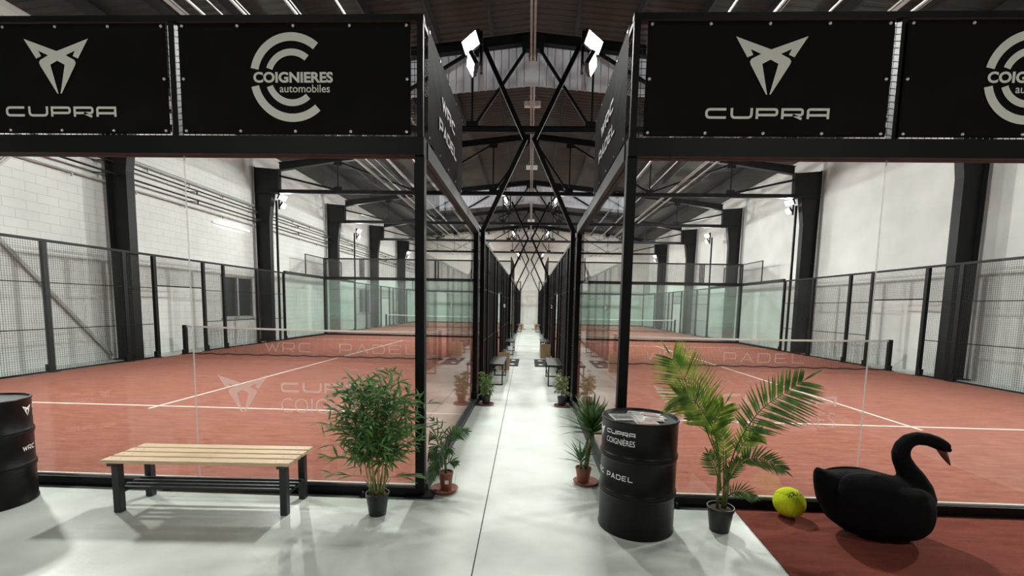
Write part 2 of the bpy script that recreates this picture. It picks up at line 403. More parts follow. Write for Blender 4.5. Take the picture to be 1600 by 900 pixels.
# left wall has two window openings; it is built round them
WIN = [(13.1, 15.1, 1.05, 2.70), (27.2, 29.2, 1.05, 2.70)]
b = MB(); y = Y0
for a0, a1, z0, z1 in WIN:
    b.box(-FX-.2, -FX, y, a0, 0, RZ(FX)); b.box(-FX-.2, -FX, a0, a1, 0, z0); b.box(-FX-.2, -FX, a0, a1, z1, RZ(FX)); y = a1
b.box(-FX-.2, -FX, y, Y1, 0, RZ(FX))
struct(b.build('wall_left', m_wallL))
wall_poly('wall_right', FX, m_wallR)
def gable(name, y0, y1, mat):
    return struct(MB().prism([(-FX-.2, 0), (FX+.2, 0), (FX+.2, RZ(FX+.2)), (0, RZ(0)), (-FX-.2, RZ(FX+.2))], y0, y1).build(name, mat))
gable('wall_far', Y1, Y1+.2, m_wallF); gable('wall_near', Y0-.2, Y0, m_wallN)  # near wall is an unseen addition that keeps glass reflections dark
c = MB()
for s in (-1, 1):
    c.prism([(0, RZ(0)), (s*(FX+.4), RZ(FX+.4)), (s*(FX+.4), RZ(FX+.4)+.12), (0, RZ(0)+.12)], Y0-.2, Y1+.2)
struct(c.build('ceiling', m_roof))
for i, (a0, a1, z0, z1) in enumerate(WIN):
    w = tag(MB().box(-FX-.16, -FX-.10, a0, a1, z0, z1).build('window_%d' % (i+1), m_winglass), kind='structure')
    f = MB(); ym = (a0+a1)/2
    for ya, yb in ((a0, a0+.06), (ym-.04, ym+.04), (a1-.06, a1)): f.box(-FX-.14, -FX+.015, ya, yb, z0, z1)
    f.box(-FX-.14, -FX+.015, a0, a1, z0, z0+.06); f.box(-FX-.14, -FX+.015, a0, a1, z1-.06, z1)
    f.build('window_frame', m_winframe, w)
    MB().box(-FX-.1, -FX+.07, a0-.05, a1+.05, z0-.06, z0-.002).build('window_sill', m_winframe, w)

# portal frames
FRAMES = [-5.15, 1.7, 8.55, 15.4, 22.25, 29.1, 35.95]
def hbeam(mb, pin, pout, yc, fl=.22, tf=.02, tw=.014):
    """polygonal web between two polylines (inner and outer), with flanges along both"""
    n = len(pin)
    poly = list(pin)+list(reversed(pout)); mb.prism(poly, yc-tw/2, yc+tw/2)
    for pl in (pin, pout):
        for (x0, z0), (x1, z1) in zip(pl[:-1], pl[1:]):
            mb.bar((x0, yc, z0), (x1, yc, z1), fl, tf, (0, 0, 1) if abs(x1-x0) > abs(z1-z0) else (1, 0, 0))
TIE = 6.35
for y in FRAMES:
    for s in (-1, 1):
        m = MB()
        hbeam(m, [(s*11.05, 0), (s*11.03, 5.2), (s*10.88, 6.30)], [(s*11.56, 0), (s*11.60, 5.2), (s*11.62, 6.30)], y, .26)
        hbeam(m, [(s*10.62, 6.28), (s*10.60, 7.26)], [(s*11.62, 6.28), (s*11.62, 7.34)], y, .26)
        m.box(min(s*10.62, s*11.62), max(s*10.62, s*11.62), y-.13, y+.13, 6.27, 6.29)
        m.box(s*11.3-.38, s*11.3+.38, y-.2, y+.2, 0, .03)
        struct(m.build('column', m_frame))
    m = MB()
    top = lambda x: 8.62-.115*abs(x)
    for s in (-1, 1):
        hbeam(m, [(0, top(0)-.11), (s*8.3, top(8.3)-.11), (s*10.6, top(10.6)-.2)], [(0, top(0)+.11), (s*8.3, top(8.3)+.11), (s*10.6, top(10.6)+.11)], y, .2)
        hbeam(m, [(0, TIE-.07), (s*10.95, TIE-.07)], [(0, TIE+.07), (s*10.95, TIE+.07)], y, .14, .012, .01)
        for x in (1.57, 4.85, 8.1):
            m.bar((s*x, y, TIE), (s*x, y, top(x)), .05)
            m.box(s*x-.16, s*x+.16, y-.02, y+.02, TIE, TIE+.22)
            m.box(s*x-.16, s*x+.16, y-.02, y+.02, top(x)-.26, top(x))
        m.bar((s*.1, y, top(0)-.15), (s*1.5, y, TIE+.1), .07)
        m.bar((s*1.6, y, top(1.6)-.12), (s*4.8, y, TIE+.1), .07)
        m.bar((s*8.0, y, top(8)-.14), (s*4.9, y, TIE+.1), .07)
        m.bar((s*10.65, y, 7.0), (s*8.2, y, TIE+.1), .08)
    m.prism([(-.28, top(0)-.30), (.28, top(0)-.30), (.28, top(0)+.05), (-.28, top(0)+.05)], y-.11, y+.11)
    struct(m.build('roof_truss', m_frame))
for k in range(1, 8):
    for s in (-1, 1):
        x = s*(k*1.5-.35)
        struct(MB().box(x-.035, x+.035, Y0, Y1, RZ(x)-.30, RZ(x)-.012).build('purlin', m_purlin))
for yc, word in ((8.652, 'first'), (22.352, 'second')):
    m = MB(); n = 52; xs = []
    for k in range(n+1):                                            # trapezoidal ribs
        x = -5.2+10.4*k/n
        for f, d in ((0, 0), (1.5, 0), (1.62, .03), (1.88, .03)):
            if abs(x+f*.1) > .15: xs.append((x+f*.1, yc+d))
    xs = sorted(xs+[(v, yc) for v in (-.111, -.110, .110, .111)])   # open slot for the ridge pipe
    vs = []
    for x, yy in xs:
        zt = 8.12 if abs(x) < .1105 else 8.60-.11*abs(x); zb = 7.50-.092*abs(x)
        vs += [(x, yy, zb), (x, yy, zt), (x, yy+.004, zb), (x, yy+.004, zt)]
    fs = []
    for k in range(len(xs)-1):
        a = 4*k; fs += [(a, a+4, a+5, a+1), (a+2, a+3, a+7, a+6), (a, a+2, a+6, a+4), (a+1, a+5, a+7, a+3)]
    o = m.add(vs, fs).build('smoke_curtain', m_curtain)
    tag(o, 'pale ribbed metal smoke curtain under the roof ridge behind the %s truss' % word, 'smoke curtain')

# ------------------------------------------------------------------ courts: turf and lines
def court(sx, yb, near):
    """sx -1 left / +1 right ; yb = near end"""
    xa, xb = (sx*A, sx*(A+CW)) if sx > 0 else (sx*(A+CW), sx*A)
    t = struct(MB().box(xa+.045, xb-.045, yb+.045, yb+19.955, 0, .010).build('court_turf', m_turf))
    l = MB(); z = .0115; xm = (xa+xb)/2
    for q in (yb+3.05, yb+16.95):
        l.add([(xa+.05, q-.025, z), (xb-.05, q-.025, z), (xb-.05, q+.025, z), (xa+.05, q+.025, z)], [(0, 1, 2, 3)])
    for q0, q1 in ((yb+2.85, yb+9.9), (yb+10.1, yb+17.15)):
        l.add([(xm-.025, q0, z+.0006), (xm+.025, q0, z+.0006), (xm+.025, q1, z+.0006), (xm-.025, q1, z+.0006)], [(0, 1, 2, 3)])
    l.build('court_line', m_line, t)
    return xa, xb
SIDE = {-1: 'left', 1: 'right'}
def pane(parent, x0, x1, y0, y1, z0, z1, mat):
    return MB().box(x0, x1, y0, y1, z0, z1).build('glass_pane', mat, parent)
def end_wall(sx, y, label, gmat, decal=False, outward=-1, double=False):
    """10 m glass back wall, 3 m of glass and 1 m of welded mesh over it"""
    xa, xb = (A, A+CW) if sx > 0 else (-A-CW, -A)
    r = thing('glass_back_wall', ((xa+xb)/2, y, 0), label, 'glass wall')
    inner = xa if sx > 0 else xb
    for i in range(5):
        js = [0, 2.05, 4, 6, 8, 10] if sx > 0 else [0, 2, 4, 6, 7.95, 10]
        x0 = xa+js[i] + (.045 if i == 0 else .004); x1 = xa+js[i+1] - (.045 if i == 4 else .004)
        # the first joint from the aisle is 2.05 m out
        p = pane(r, x0, x1, y-.006, y+.006, .104, 2.955, gmat)
        if decal and ((sx > 0 and i == 0) or (sx < 0 and i == 4)):
            x = .88 if sx > 0 else -2.99
            fn = lambda a, z: (a, y-.0075, z)
            place(fit2d(EMBLEM, x+.27, x+.73, .72, 1.06), fn, 'emblem_decal', m_film, p)
            place(fit2d(CUPRA, x+.85, x+1.82, .905, 1.005), fn, 'lettering_decal', m_film, p)
            place(fit2d(font2d('COIGNIÈRES', .15, -.002), x+.85, x+1.82, .73, .90), fn, 'lettering_decal', m_film, p)
    if y == 0:
        for q in js[1:5]: MB().box(xa+q-.0030, xa+q+.0030, y-.006, y+.006, .103, 2.955).build('joint_seal', m_seal, r)
        MB().box(xa+.045, xb-.045, y-.014, y+.014, .0852, .103).build('rail_sheen_strip', m_sheen, r)  # pale strip imitates the sheen of light along the rail top
    b = MB().box(xa, xb, y-.045, y+.045, .012, .085)
    b.box(xa, xb, y-.06, y+.06, 0, .012); b.build('bottom_rail', m_steel, r)
    MB().box(xa-.04, xb+.04, y-.06, y+.06, 2.955, 3.10).build('beam', m_steel, r)
    for x in (xa, xb):
        MB().box(x-.04, x+.04, y-.04, y+.04, 0, 2.955).build('post', m_steel, r)
        MB().box(x-.13, x+.13, y-.09, y+.09, .012, .022).build('base_plate', m_steel, r)
    xs = [xa, 2.958, xa+4, xa+6, xa+8, xb] if sx > 0 else [xa, xa+2, xa+4, xa+6, -2.972, xb]
    for i, x in enumerate(xs):
        if double and 0 < i < 5:
            for d in (-.07, .07): MB().box(x+d-.02, x+d+.02, y-.02, y+.02, 3.10, 4.02).build('upper_post', m_steel, r)
        else:
            MB().box(x-.026, x+.026, y-.026, y+.026, 3.10, 4.02).build('upper_post', m_steel, r)
    MB().box(xa-.03, xb+.03, y-.03, y+.03, 4.02, 4.07).build('top_rail', m_steel, r)
    for i in range(5):
        wire_panel(xs[i+1]-xs[i], .92, r, (xs[i], y, 3.10))
    for k in range(6):
        x = xa+.5+k*1.8
        q = MB().lathe([(.022, 0), (.022, .02), (.012, .022), (.012, .045), (.003, .05)], (x, y-.075, .0), 10)
        q.box(x-.03, x+.03, y-.09, y-.05, 0, .012); q.build('anchor_bolt', m_steel2, r)
    return r
def side_fence(sx, inner, yb, label, gmat):
    x = sx*A if inner else sx*(A+CW)
    r = thing('court_side_fence', (x, yb+10, 0), label, 'fence')
    for (q0, q1) in ((0, 2), (2, 4), (16, 18), (18, 20)):
        pane(r, x-.006, x+.006, yb+q0+(.045 if q0 in (0,) else .003), yb+q1-(.045 if q1 == 20 else .003), .085, 2.955, gmat)
    for q in (4, 6, 8, 9, 11, 12, 14, 16):
        MB().box(x-.04, x+.04, yb+q-.05, yb+q+.05, 0, 2.96).build('post', m_steel, r)
        MB().box(x-.09, x+.09, yb+q-.1, yb+q+.1, .011, .02).build('base_plate', m_steel, r)
        MB().box(x-.05, x+.05, yb+q+(-.10 if q < 10 else .05), yb+q+(-.05 if q < 10 else .10), .02, .20).build('post_foot', m_steel, r)
    for q0, q1 in ((0, 4), (16, 20)):
        MB().box(x-.05, x+.05, yb+q0+.06, yb+q1-.06, 2.955, 3.09).build('beam', m_steel2, r)
        MB().box(x-.045, x+.045, yb+q0+.06, yb+q1-.06, .0, .085).build('bottom_rail', m_steel2 if inner else m_steel, r)
    MB().box(x-.025, x+.025, yb+4, yb+16, 2.96, 3.02).build('top_rail', m_steel, r)
    for q0, q1 in ((4, 9), (11, 16)):
        MB().box(x-.025, x+.025, yb+q0, yb+q1, .012, .05).build('bottom_rail', m_steel, r)
        for z in (1.0, 2.05): MB().box(x-.012, x+.012, yb+q0, yb+q1, z-.012, z+.012).build('middle_rail', m_steel, r)
    MB().box(x-.025, x+.025, yb+9, yb+11, 2.10, 2.14).build('door_lintel', m_steel, r)
    for q0, q1 in ((4, 6), (6, 8), (8, 9), (11, 12), (12, 14), (14, 16)):
        wire_panel(q1-q0, 2.92, r, (x, yb+q0, .04), PI/2)
    wire_panel(2, .82, r, (x, yb+9, 2.14), PI/2)
    for q0 in (0, 18):
        wire_panel(2, .92, r, (x, yb+q0, 3.10), PI/2)
        q = q0+2 if q0 == 0 else q0
        MB().box(x-.02, x+.02, yb+q-.02, yb+q+.02, 3.09, 4.06).build('upper_post', m_steel, r)
        MB().box(x-.02, x+.02, yb+q0+.04, yb+q0+1.96, 4.02, 4.06).build('top_rail', m_steel, r)
    return r
def net(sx, yb, label):
    xa, xb = (A+.06, A+CW-.06) if sx > 0 else (-A-CW+.06, -A-.06)
    y = yb+10
    r = thing('padel_net', ((xa+xb)/2, y, 0), label, 'net')
    for x, s in ((xa, 1), (xb, -1)):
        p = MB().box(x-.05, x+.05, y-.05, y+.05, .02, .93).build('net_post', m_steel, r)
        MB().box(x-.07, x+.07, y-.14, y+.14, .010, .03).box(x-.035, x+.035, y-.12, y-.05, .03, .16).build('post_foot', m_steel, p)
    n = 40; sag = lambda t: .92-.05*(1-(2*t-1)**2)
    top = MB(); vs = []; fs = []
    for i in range(n+1):
        t = i/n; x = xa+.05+(xb-xa-.1)*t; z = sag(t)
        vs += [(x, y-.008, z), (x, y-.008, z-.055), (x, y+.008, z-.055), (x, y+.008, z)]
    for i in range(n):
        a = 4*i; fs += [(a, a+1, a+5, a+4), (a+1, a+2, a+6, a+5), (a+2, a+3, a+7, a+6), (a+3, a, a+4, a+7)]
    top.add(vs, fs).build('top_band', m_band, r)
    cord = MB(); w = xb-xa-.1
    def st(p, q, ax, t=.0042):
        p, q = Vector(p), Vector(q); s = Vector(ax)*t; yv = Vector((0, t/2, 0))
        cord.add([p-s-yv, p+s-yv, q+s-yv, q-s-yv, p-s+yv, p+s+yv, q+s+yv, q-s+yv], [(0, 1, 2, 3), (7, 6, 5, 4)])
    for i in range(1, int(w/.045)):
        x = xa+.05+i*.045; st((x, y, .04), (x, y, sag(i*.045/w)-.05), (.5, 0, 0))
    for k in range(1, 19):
        z = .04+k*.045
        for i in range(8): st((xa+.05+w*i/8, y, z-.05*(1-(2*(i/8)-1)**2)*z), (xa+.05+w*(i+1)/8, y, z-.05*(1-(2*((i+1)/8)-1)**2)*z), (0, 0, .5))
    cord.build('net_mesh', m_net, r)
    # loose hem lying on the turf
    hem = MB(); pts = [(xa+.05+w*i/60, y+.01*math.sin(i*.9), .035+.014*math.sin(i*1.7+yb)) for i in range(61)]
    hem.tube(pts, .018, 6).build('hem', m_net, r)
    if yb < 5:
        x0, x1 = (3.64, 8.36) if sx > 0 else (-8.24, -3.40)
        place(fit2d(WRCPADEL_THIN, x0, x1, .13, .46), lambda a, z: (a, y-.006, z), 'lettering', film('net_print_film', (.85, .7, .66), .40), r)
    return r
NEAR = {0: 'near', 20.2: 'far'}
for yb in (0, 20.2):
    for sx in (-1, 1):
        court(sx, yb, yb == 0)
        S_, N_ = SIDE[sx], NEAR[yb]
        if yb == 0:
            end_wall(sx, 0, 'front glass wall of the %s court with black frame and logo banners above' % S_, m_glass, True)
            end_wall(sx, 20, 'greenish glass wall at the far end of the near %s court' % S_, m_glass_far, double=True)
        else:
            end_wall(sx, yb, 'front glass wall of the second %s court, just behind the first court' % S_, m_glass_far, double=True)
            end_wall(sx, yb+20, 'rearmost glass wall of the %s courts by the end wall of the hall' % S_, m_glass_far, double=True)
        g = m_glass if yb == 0 else m_glass_far
        side_fence(sx, True, yb, 'black glass and mesh fence along the aisle on the %s side, %s court' % (S_, N_), g)
        side_fence(sx, False, yb, 'black mesh fence of the %s %s court along the white outer wall' % (N_, S_), m_glass_far)
        net(sx, yb, 'white-topped black net across the %s %s court' % (N_, S_) + (', lettered in white' if yb == 0 else ''))

# ------------------------------------------------------------------ banners
YB = -.045
def wavy_sheet(x0, x1, z0, z1, fn, seed):
    rnd = random.Random(seed); ph = [rnd.uniform(0, 6) for _ in range(4)]
    nx, nz = 44, 20; vs = []; fs = []
    for i in range(nx+1):
        for j in range(nz+1):
            u, v = i/nx, j/nz; e = math.sin(PI*u)*math.sin(PI*v)
            d = e*.006*(math.sin(9*u+5*v+ph[0])+.6*math.sin(17*u-9*v+ph[1])) + .0025*e*math.sin(31*u+22*v+ph[2])
            vs.append(fn(x0+(x1-x0)*u, z0+(z1-z0)*v, d))
    for i in range(nx):
        for j in range(nz):
            a = i*(nz+1)+j; fs.append((a, a+nz+1, a+nz+2, a+1))
    return vs, fs
def banner(x0, x1, z0, z1, label, seed, rows):
    r = thing('banner', ((x0+x1)/2, YB, z0), label, 'banner', 'printed banners over the front glass')
    vs, fs = wavy_sheet(x0, x1, z0, z1, lambda x, z, d: (x, YB-.004+d*.5, z), seed)
    o = MB().add(vs, fs).build('sheet', m_vinyl, r, True)
    so = o.modifiers.new('solid', 'SOLIDIFY'); so.thickness = .002
    pts = [(x0+.035+(x1-x0-.07)*i/4, z) for i in range(5) for z in (z0+.025, z1-.025)] + [(x, (z0+z1)/2) for x in (x0+.03, x1-.03)]
    for x, z in pts:
        e = MB()
        vs = []
        for rr, yy in ((.012, YB-.005), (.012, YB-.009), (.0075, YB-.010), (.005, YB-.007)):
            for j in range(12): vs.append((x+rr*math.cos(2*PI*j/12), yy, z+rr*math.sin(2*PI*j/12)))
        e.add(vs, [(a*12+j, a*12+(j+1) % 12, (a+1)*12+(j+1) % 12, (a+1)*12+j) for a in range(3) for j in range(12)] + [tuple(36+j for j in range(12))])
        e.build('eyelet', m_eyelet, r, True)
    return r
def front(x, z): return (x, YB-.0115, z)
def cupra_banner(x0, x1, ex, seed, label):
    r = banner(x0, x1, 3.115, 3.995, label, seed, 0)
    place(fit2d(EMBLEM, ex-.28, ex+.28, 3.435, 3.873), front, 'emblem', m_print, r)
    place(fit2d(CUPRA, ex-.487, ex+.487, 3.240, 3.332), front, 'lettering', m_print, r)
def ring_banner(x0, x1, cx, seed, label):
    r = banner(x0, x1, 3.115, 3.995, label, seed, 0)
    cz = 3.565
    def cut(g):
        return g
    gap = lambda r_: math.degrees(math.asin(.068/r_))
    gs = []
    for ro, ri in ((.352, .286), (.226, .172)):
        rm = (ro+ri)/2
        gs.append(arc2d(ri, ro, 50, 180-gap(rm))); gs.append(arc2d(ri, ro, 180+gap(rm), 312))
    place(merge(gs), lambda x, z: front(cx+x, cz+z), 'emblem', m_print, r)
    place(fit2d(font2d('COIGNIERES', .12, .0045), cx-.325, cx+.345, cz-.042, cz+.044), front, 'lettering', m_print, r)
    place(fit2d(font2d('automobiles', .08, .0008), cx-.105, cx+.318, cz-.118, cz-.056), front, 'lettering', m_print, r)
cupra_banner(-4.90, -3.002, -3.945, 1, 'black vinyl banner with emblem and CUPRA at the left end, above the left drum')
ring_banner(-2.895, -.95, -1.94, 2, 'black vinyl banner with double C ring logo above the wooden bench')
cupra_banner(.955, 2.862, 1.927, 3, 'black vinyl banner with emblem and CUPRA above the palm and right drum')
ring_banner(2.965, 4.86, 3.92, 4, 'black vinyl banner with ring logo at the right edge, above the swan')
for sx in (-1, 1):
    xs = sx*(A-.045)
    r = thing('banner', (xs, 1.02, 3.12), 'black WRC PADEL banner on the %s side of the aisle, seen at an angle' % SIDE[sx], 'banner')
    vs, fs = wavy_sheet(.06, 1.97, 3.115, 4.03, lambda a, z, d: (xs-sx*(.004+d*.8), a, z), 9+sx)
    MB().add(vs, fs).build('sheet', m_vinyl, r, True)
    for i in range(5):
        for z in (3.145, 4.0):
            q = MB(); yy = .10+i*.455
            q.tube([(xs-sx*.004, yy, z), (xs-sx*.011, yy, z)], .012, 10); q.build('eyelet', m_eyelet, r)
    f = (lambda a, z: (xs-sx*.014, a, z)) if sx < 0 else (lambda a, z: (xs-sx*.014, 2.02-a, z))
    place(fit2d(WRC, .62, 1.36, 3.59, 3.73), f, 'lettering', m_white, r)
    place(fit2d(PADEL, .50, 1.47, 3.36, 3.50), f, 'lettering', m_white, r)

# ------------------------------------------------------------------ floodlight masts
def head(parent, c, nrm, tilt_up, power):
    """flood head at c, lens facing nrm; world coordinates"""
    n = Vector(nrm).normalized(); s = n.cross(Vector((0, 0, 1))).normalized(); t = s.cross(n)
    c = Vector(c); W2, H2 = .24, .11
    P = lambda a, b_, d: c+s*a+t*b_+n*d
    k = MB(); vs = [P(a*W2, b_*H2, d) for d in (-.05, .02) for a, b_ in ((-1, -1), (1, -1), (1, 1), (-1, 1))]
    k.add(vs, [(3, 2, 1, 0), (4, 5, 6, 7), (0, 1, 5, 4), (1, 2, 6, 5), (2, 3, 7, 6), (3, 0, 4, 7)])
    for i in range(-4, 5):
        p = P(i*.04, 0, -.05); k.bar(p-t*H2*.9-n*.015, p+t*H2*.9-n*.015, .006, .03, tuple(n))
    f = k.build('floodlight', m_steel, parent)
    vs = [P(a*W2*.9, b_*H2*.9, .0215) for a, b_ in ((-1, -1), (1, -1), (1, 1), (-1, 1))] + [P(a*W2*.9, b_*H2*.9, .015) for a, b_ in ((-1, -1), (1, -1), (1, 1), (-1, 1))]
    MB().add(vs, [(0, 1, 2, 3), (7, 6, 5, 4), (0, 4, 5, 1), (1, 5, 6, 2), (2, 6, 7, 3), (3, 7, 4, 0)]).build('lens', m_lens, f)
    ld = bpy.data.lights.new('flood', 'AREA'); ld.shape = 'RECTANGLE'; ld.size = W2*1.8; ld.size_y = H2*1.8
    ld.energy = power; ld.color = (.985, 1, .955); ld.spread = math.radians(175)
    lo = bpy.data.objects.new('flood', ld); COL.objects.link(lo); lo.parent = parent
    # light shines along its -Z
    R = Matrix((s, -t, -n)).transposed()
    mw = R.to_4x4(); mw.translation = c+n*.03-ploc(parent)
    lo.matrix_basis = mw
def mast(sx, y, outer, label, inward, aim=0.):
    if outer:
        x = sx*(A+CW+.07); r = thing('floodlight_mast', (x, y, 0), label, 'floodlight mast')
        MB().box(x-.035, x+.035, y-.035, y+.035, 0, 6.05).build('pole', m_steel, r)
        ax = x-sx*.12; d = -sx
        MB().box(x-.1, x+.1, y-.1, y+.1, 0, .012).build('base_plate', m_steel, r)
    else:
        x = sx*(A-.085); r = thing('floodlight_mast', (x, y, 0), label, 'floodlight mast')
        p = MB()
        for a, b_ in zip([(x, y, 0), (x, y, 3.05), (sx*.07, y, 4.57)], [(x, y, 3.06), (sx*.07, y, 4.60), (sx*.80, y, 6.10)]):
            p.bar(a, b_, .075, .075, (0, 1, 0))
        p.build('pole', m_steel, r)
        MB().box(x-.06, x+.06, y-.1, y+.1, 0, .012).build('base_plate', m_steel, r)
        ax = sx*.86; d = sx
    MB().box(ax-.02, ax+.02, y-.04, y+.04, 5.68, 6.35).build('mounting_plate', m_steel, r)
    br = MB()
    for z, e in ((6.17, .25), (5.84, -.2)): br.bar((ax, y, z), (ax+d*.10, y, z), .04, .04)
    br.build('bracket', m_steel, r)
    for z, iy in ((6.17, -.25), (5.84, .35)):
        head(r, (ax+d*.17, y+iy*.06, z), (d*.84, aim+iy*.5 if iy < 0 or not aim else -.16, -.50), 0, LAMP_W)
for yb in (0, 20.2):
    for sx in (-1, 1):
        for q, inward in ((4.25, 1), (15.72, -1)):
            w = ('near' if q < 10 else 'far')
            mast(sx, yb+q, False, 'bent black floodlight mast on the %s of the aisle, %s end of the %s court' % (SIDE[sx], w, NEAR[yb]), inward, -.55 if q < 10 and yb == 0 else 0.)
            mast(sx, yb+q, True, 'straight black floodlight mast by the %s wall, %s end of the %s court' % (SIDE[sx], w, NEAR[yb]), inward, -.30 if q < 10 and yb == 0 else 0.)

# ------------------------------------------------------------------ roof services
for x, w, h, word in ((-6.15, .11, .05, 'widest white cable tray on the left of the roof'), (6.0, .11, .05, 'widest white cable tray on the right of the roof')):
    z = 6.72
    m = MB().box(x-w/2, x+w/2, Y0, Y1, z, z+.012); m.box(x-w/2, x-w/2+.008, Y0, Y1, z, z+h).box(x+w/2-.008, x+w/2, Y0, Y1, z, z+h)
    tag(m.build('cable_tray', m_galv), word, 'cable tray')
for x, r_, word in ((-5.80, .024, 'white conduit next to the left cable tray'), (-5.47, .012, 'thin white conduit between two thicker ones on the left'), (-5.05, .028, 'third white conduit left of the roof middle'),
                    (-4.13, .030, 'white conduit second from the roof middle on the left'), (-3.28, .022, 'white conduit nearest the roof middle on the left'),
                    (3.32, .022, 'white conduit nearest the roof middle on the right'), (4.08, .030, 'white conduit second from the roof middle on the right'),
                    (4.98, .020, 'third white conduit right of the roof middle'), (6.32, .026, 'white conduit outside the right cable tray')):
    o = MB().tube([(x, Y0, 6.74), (x, Y1, 6.74)], r_, 8).build('conduit', m_galv, None, True); tag(o, word, 'conduit', 'conduits under the roof')
    if r_ > .025:
        MB().tube([(x+.07, Y0, 6.74), (x+.07, Y1, 6.74)], .012, 6).build('thin_conduit', m_galv, o, True)
rp = thing('ridge_pipe', (0, 17, 8.24), 'pale twin pipe running along the middle of the roof above the aisle', 'pipe')
for dx in (-.042, .042): MB().tube([(dx, Y0, 8.24), (dx, Y1, 8.24)], .03, 10).build('pipe', m_galv, rp, True)
for i, y in enumerate((11.9, 18.8, 25.6, 32.5, 38.6)):
    o = thing('hanging_lamp', (0, y, 8.3), ['nearest', 'second', 'third', 'fourth', 'furthest'][i] + ' white box lamp hanging under the roof ridge over the aisle', 'lamp', 'unlit box lamps under the ridge')
    bevel(MB().box(-.27, .27, y-.08, y+.08, 8.32, 8.50).build('housing', m_white, o), .02)
    MB().bar((-.2, y, 8.5), (-.12, y, 8.68), .02).bar((.2, y, 8.5), (.12, y, 8.68), .02).bar((-.13, y, 8.68), (.13, y, 8.68), .02).bar((0, y, 8.68), (0, y, RZ(0)-.02), .02).build('bracket', m_galv, o)

# ------------------------------------------------------------------ left wall fittings
def wall_pipe(x, z, rad, mat, label, step, arm):
    r = thing('wall_pipe', (x, 17, z), label, 'pipe')
    MB().tube([(x, Y0, z), (x, Y1, z)], rad, 8).build('pipe', mat, r, True)
    y = -2.0
    while y < 41:
        MB().box(-FX, x+rad, y-.015, y+.015, z-rad-.022, z-rad).box(x-.02, x+.02, y-.012, y+.012, z-rad-.09, z-rad-.02).build('bracket', mat, r); y += step
    return r
wall_pipe(-11.66, 5.72, .055, m_pipe_grey, 'upper grey pipe on brackets along the left wall', 1.7, .3)
wall_pipe(-11.40, 5.44, .026, m_steel2, 'thin dark pipe just under the upper grey pipe, left wall', 3.4, .3)
wall_pipe(-11.38, 5.12, .028, m_steel2, 'dark pipe in the middle of the left wall pipes', 3.4, .3)
wall_pipe(-11.62, 4.90, .022, m_pipe_grey, 'lowest grey pipe on the left wall', 1.9, .3)
def angle_brace(p, q, label):
    m = MB().bar(p, q, .012, .12, (1, 0, 0)).bar((p[0]+.04, p[1], p[2]), (q[0]+.04, q[1], q[2]), .08, .012, (1, 0, 0))
    tag(m.build('wall_brace', m_brace), label, 'brace')
angle_brace((-11.69, 8.35, .12), (-11.69, 2.1, 7.2), 'pale steel brace sloping down to the first left column')
angle_brace((-11.72, 1.9, .12), (-11.72, 8.1, 7.0), 'pale steel brace rising behind the left court, crossing the other')
t = thing('tube_lamp', (-FX+.08, 13.85, 4.6), 'lit white tube lamp on the left wall above the window', 'lamp')
MB().box(-FX, -FX+.06, 12.75, 14.9, 4.58, 4.64).build('housing', m_white, t)
MB().tube([(-FX+.095, 12.8, 4.61), (-FX+.095, 14.85, 4.61)], .035, 10).build('tube', m_tube, t, True)
# unseen fill lights added behind the camera to brighten the front
for i, x in enumerate((-4.5, 4.5)):
    t = thing('fill_light', (x, -6.3, 6.1), ['left', 'right'][i]+' added fill light behind the view', 'lamp')
    MB().box(x-.8, x+.8, -6.4, -6.2, 6.1, 6.18).bar((x-.6, -6.3, 6.18), (x-.6, -6.3, RZ(x)-.10), .02).bar((x+.6, -6.3, 6.18), (x+.6, -6.3, RZ(x)-.10), .02).build('housing', m_white, t)
    MB().box(x-.75, x+.75, -6.36, -6.24, 6.08, 6.099).build('diffuser', m_tube, t)
    ld = bpy.data.lights.new('strip', 'AREA'); ld.shape = 'RECTANGLE'; ld.size = 1.5; ld.size_y = .12; ld.energy = REAR_W; ld.color = (1, .97, .92)
    lo = bpy.data.objects.new('strip', ld); COL.objects.link(lo); lo.parent = t; lo.location = (0, 0, -.03)

# ------------------------------------------------------------------ front objects
# dark red carpet with the swan and the ball
b = MB(); cz = .008
cv = [(1.87, -.075), (1.70, -2.6), (4.9, -2.6), (4.9, -.075)]
b.add([(x, y, 0.0) for x, y in cv]+[(x, y, cz) for x, y in cv], [(3, 2, 1, 0), (4, 5, 6, 7)]+[(i, (i+1) % 4, (i+1) % 4+4, i+4) for i in range(4)])
tag(b.build('carpet', m_mat), 'dark red carpet on the white floor under the swan and the ball', 'carpet')

# wooden bench
bx, by = -2.555, -.33
r = thing('bench', (bx, by, 0), 'slatted pine bench with black steel legs before the left glass', 'bench', rz=math.radians(2.2))
for k in range(4):
    y0 = -.225+k*.116
    o = bevel(MB().box(-.745, .745, y0, y0+.094, .424, .452).build('slat', m_wood, r, local=True), .004)
    for x in (-.69, -.62, .62, .69):
        MB().tube([(x, y0+.047, .451), (x, y0+.047, .4535)], .006, 8).build('screw', m_galv, o, local=True)
for x in (-.67, .67):
    for y in (-.155, .165):
        bevel(MB().box(x-.028, x+.028, y-.028, y+.028, 0, .40).build('leg', m_bench, r, local=True), .004)
    MB().box(x-.028, x+.028, -.22, .225, .40, .424).build('cross_bar', m_bench, r, local=True)
    MB().box(x-.015, x+.015, -.127, .137, .15, .175).build('rack_bar', m_bench, r, local=True)
for y in (-.11, -.04, .03, .10):
    MB().box(-.70, .70, y-.012, y+.012, .175, .197).build('rack_rail', m_bench, r, local=True)

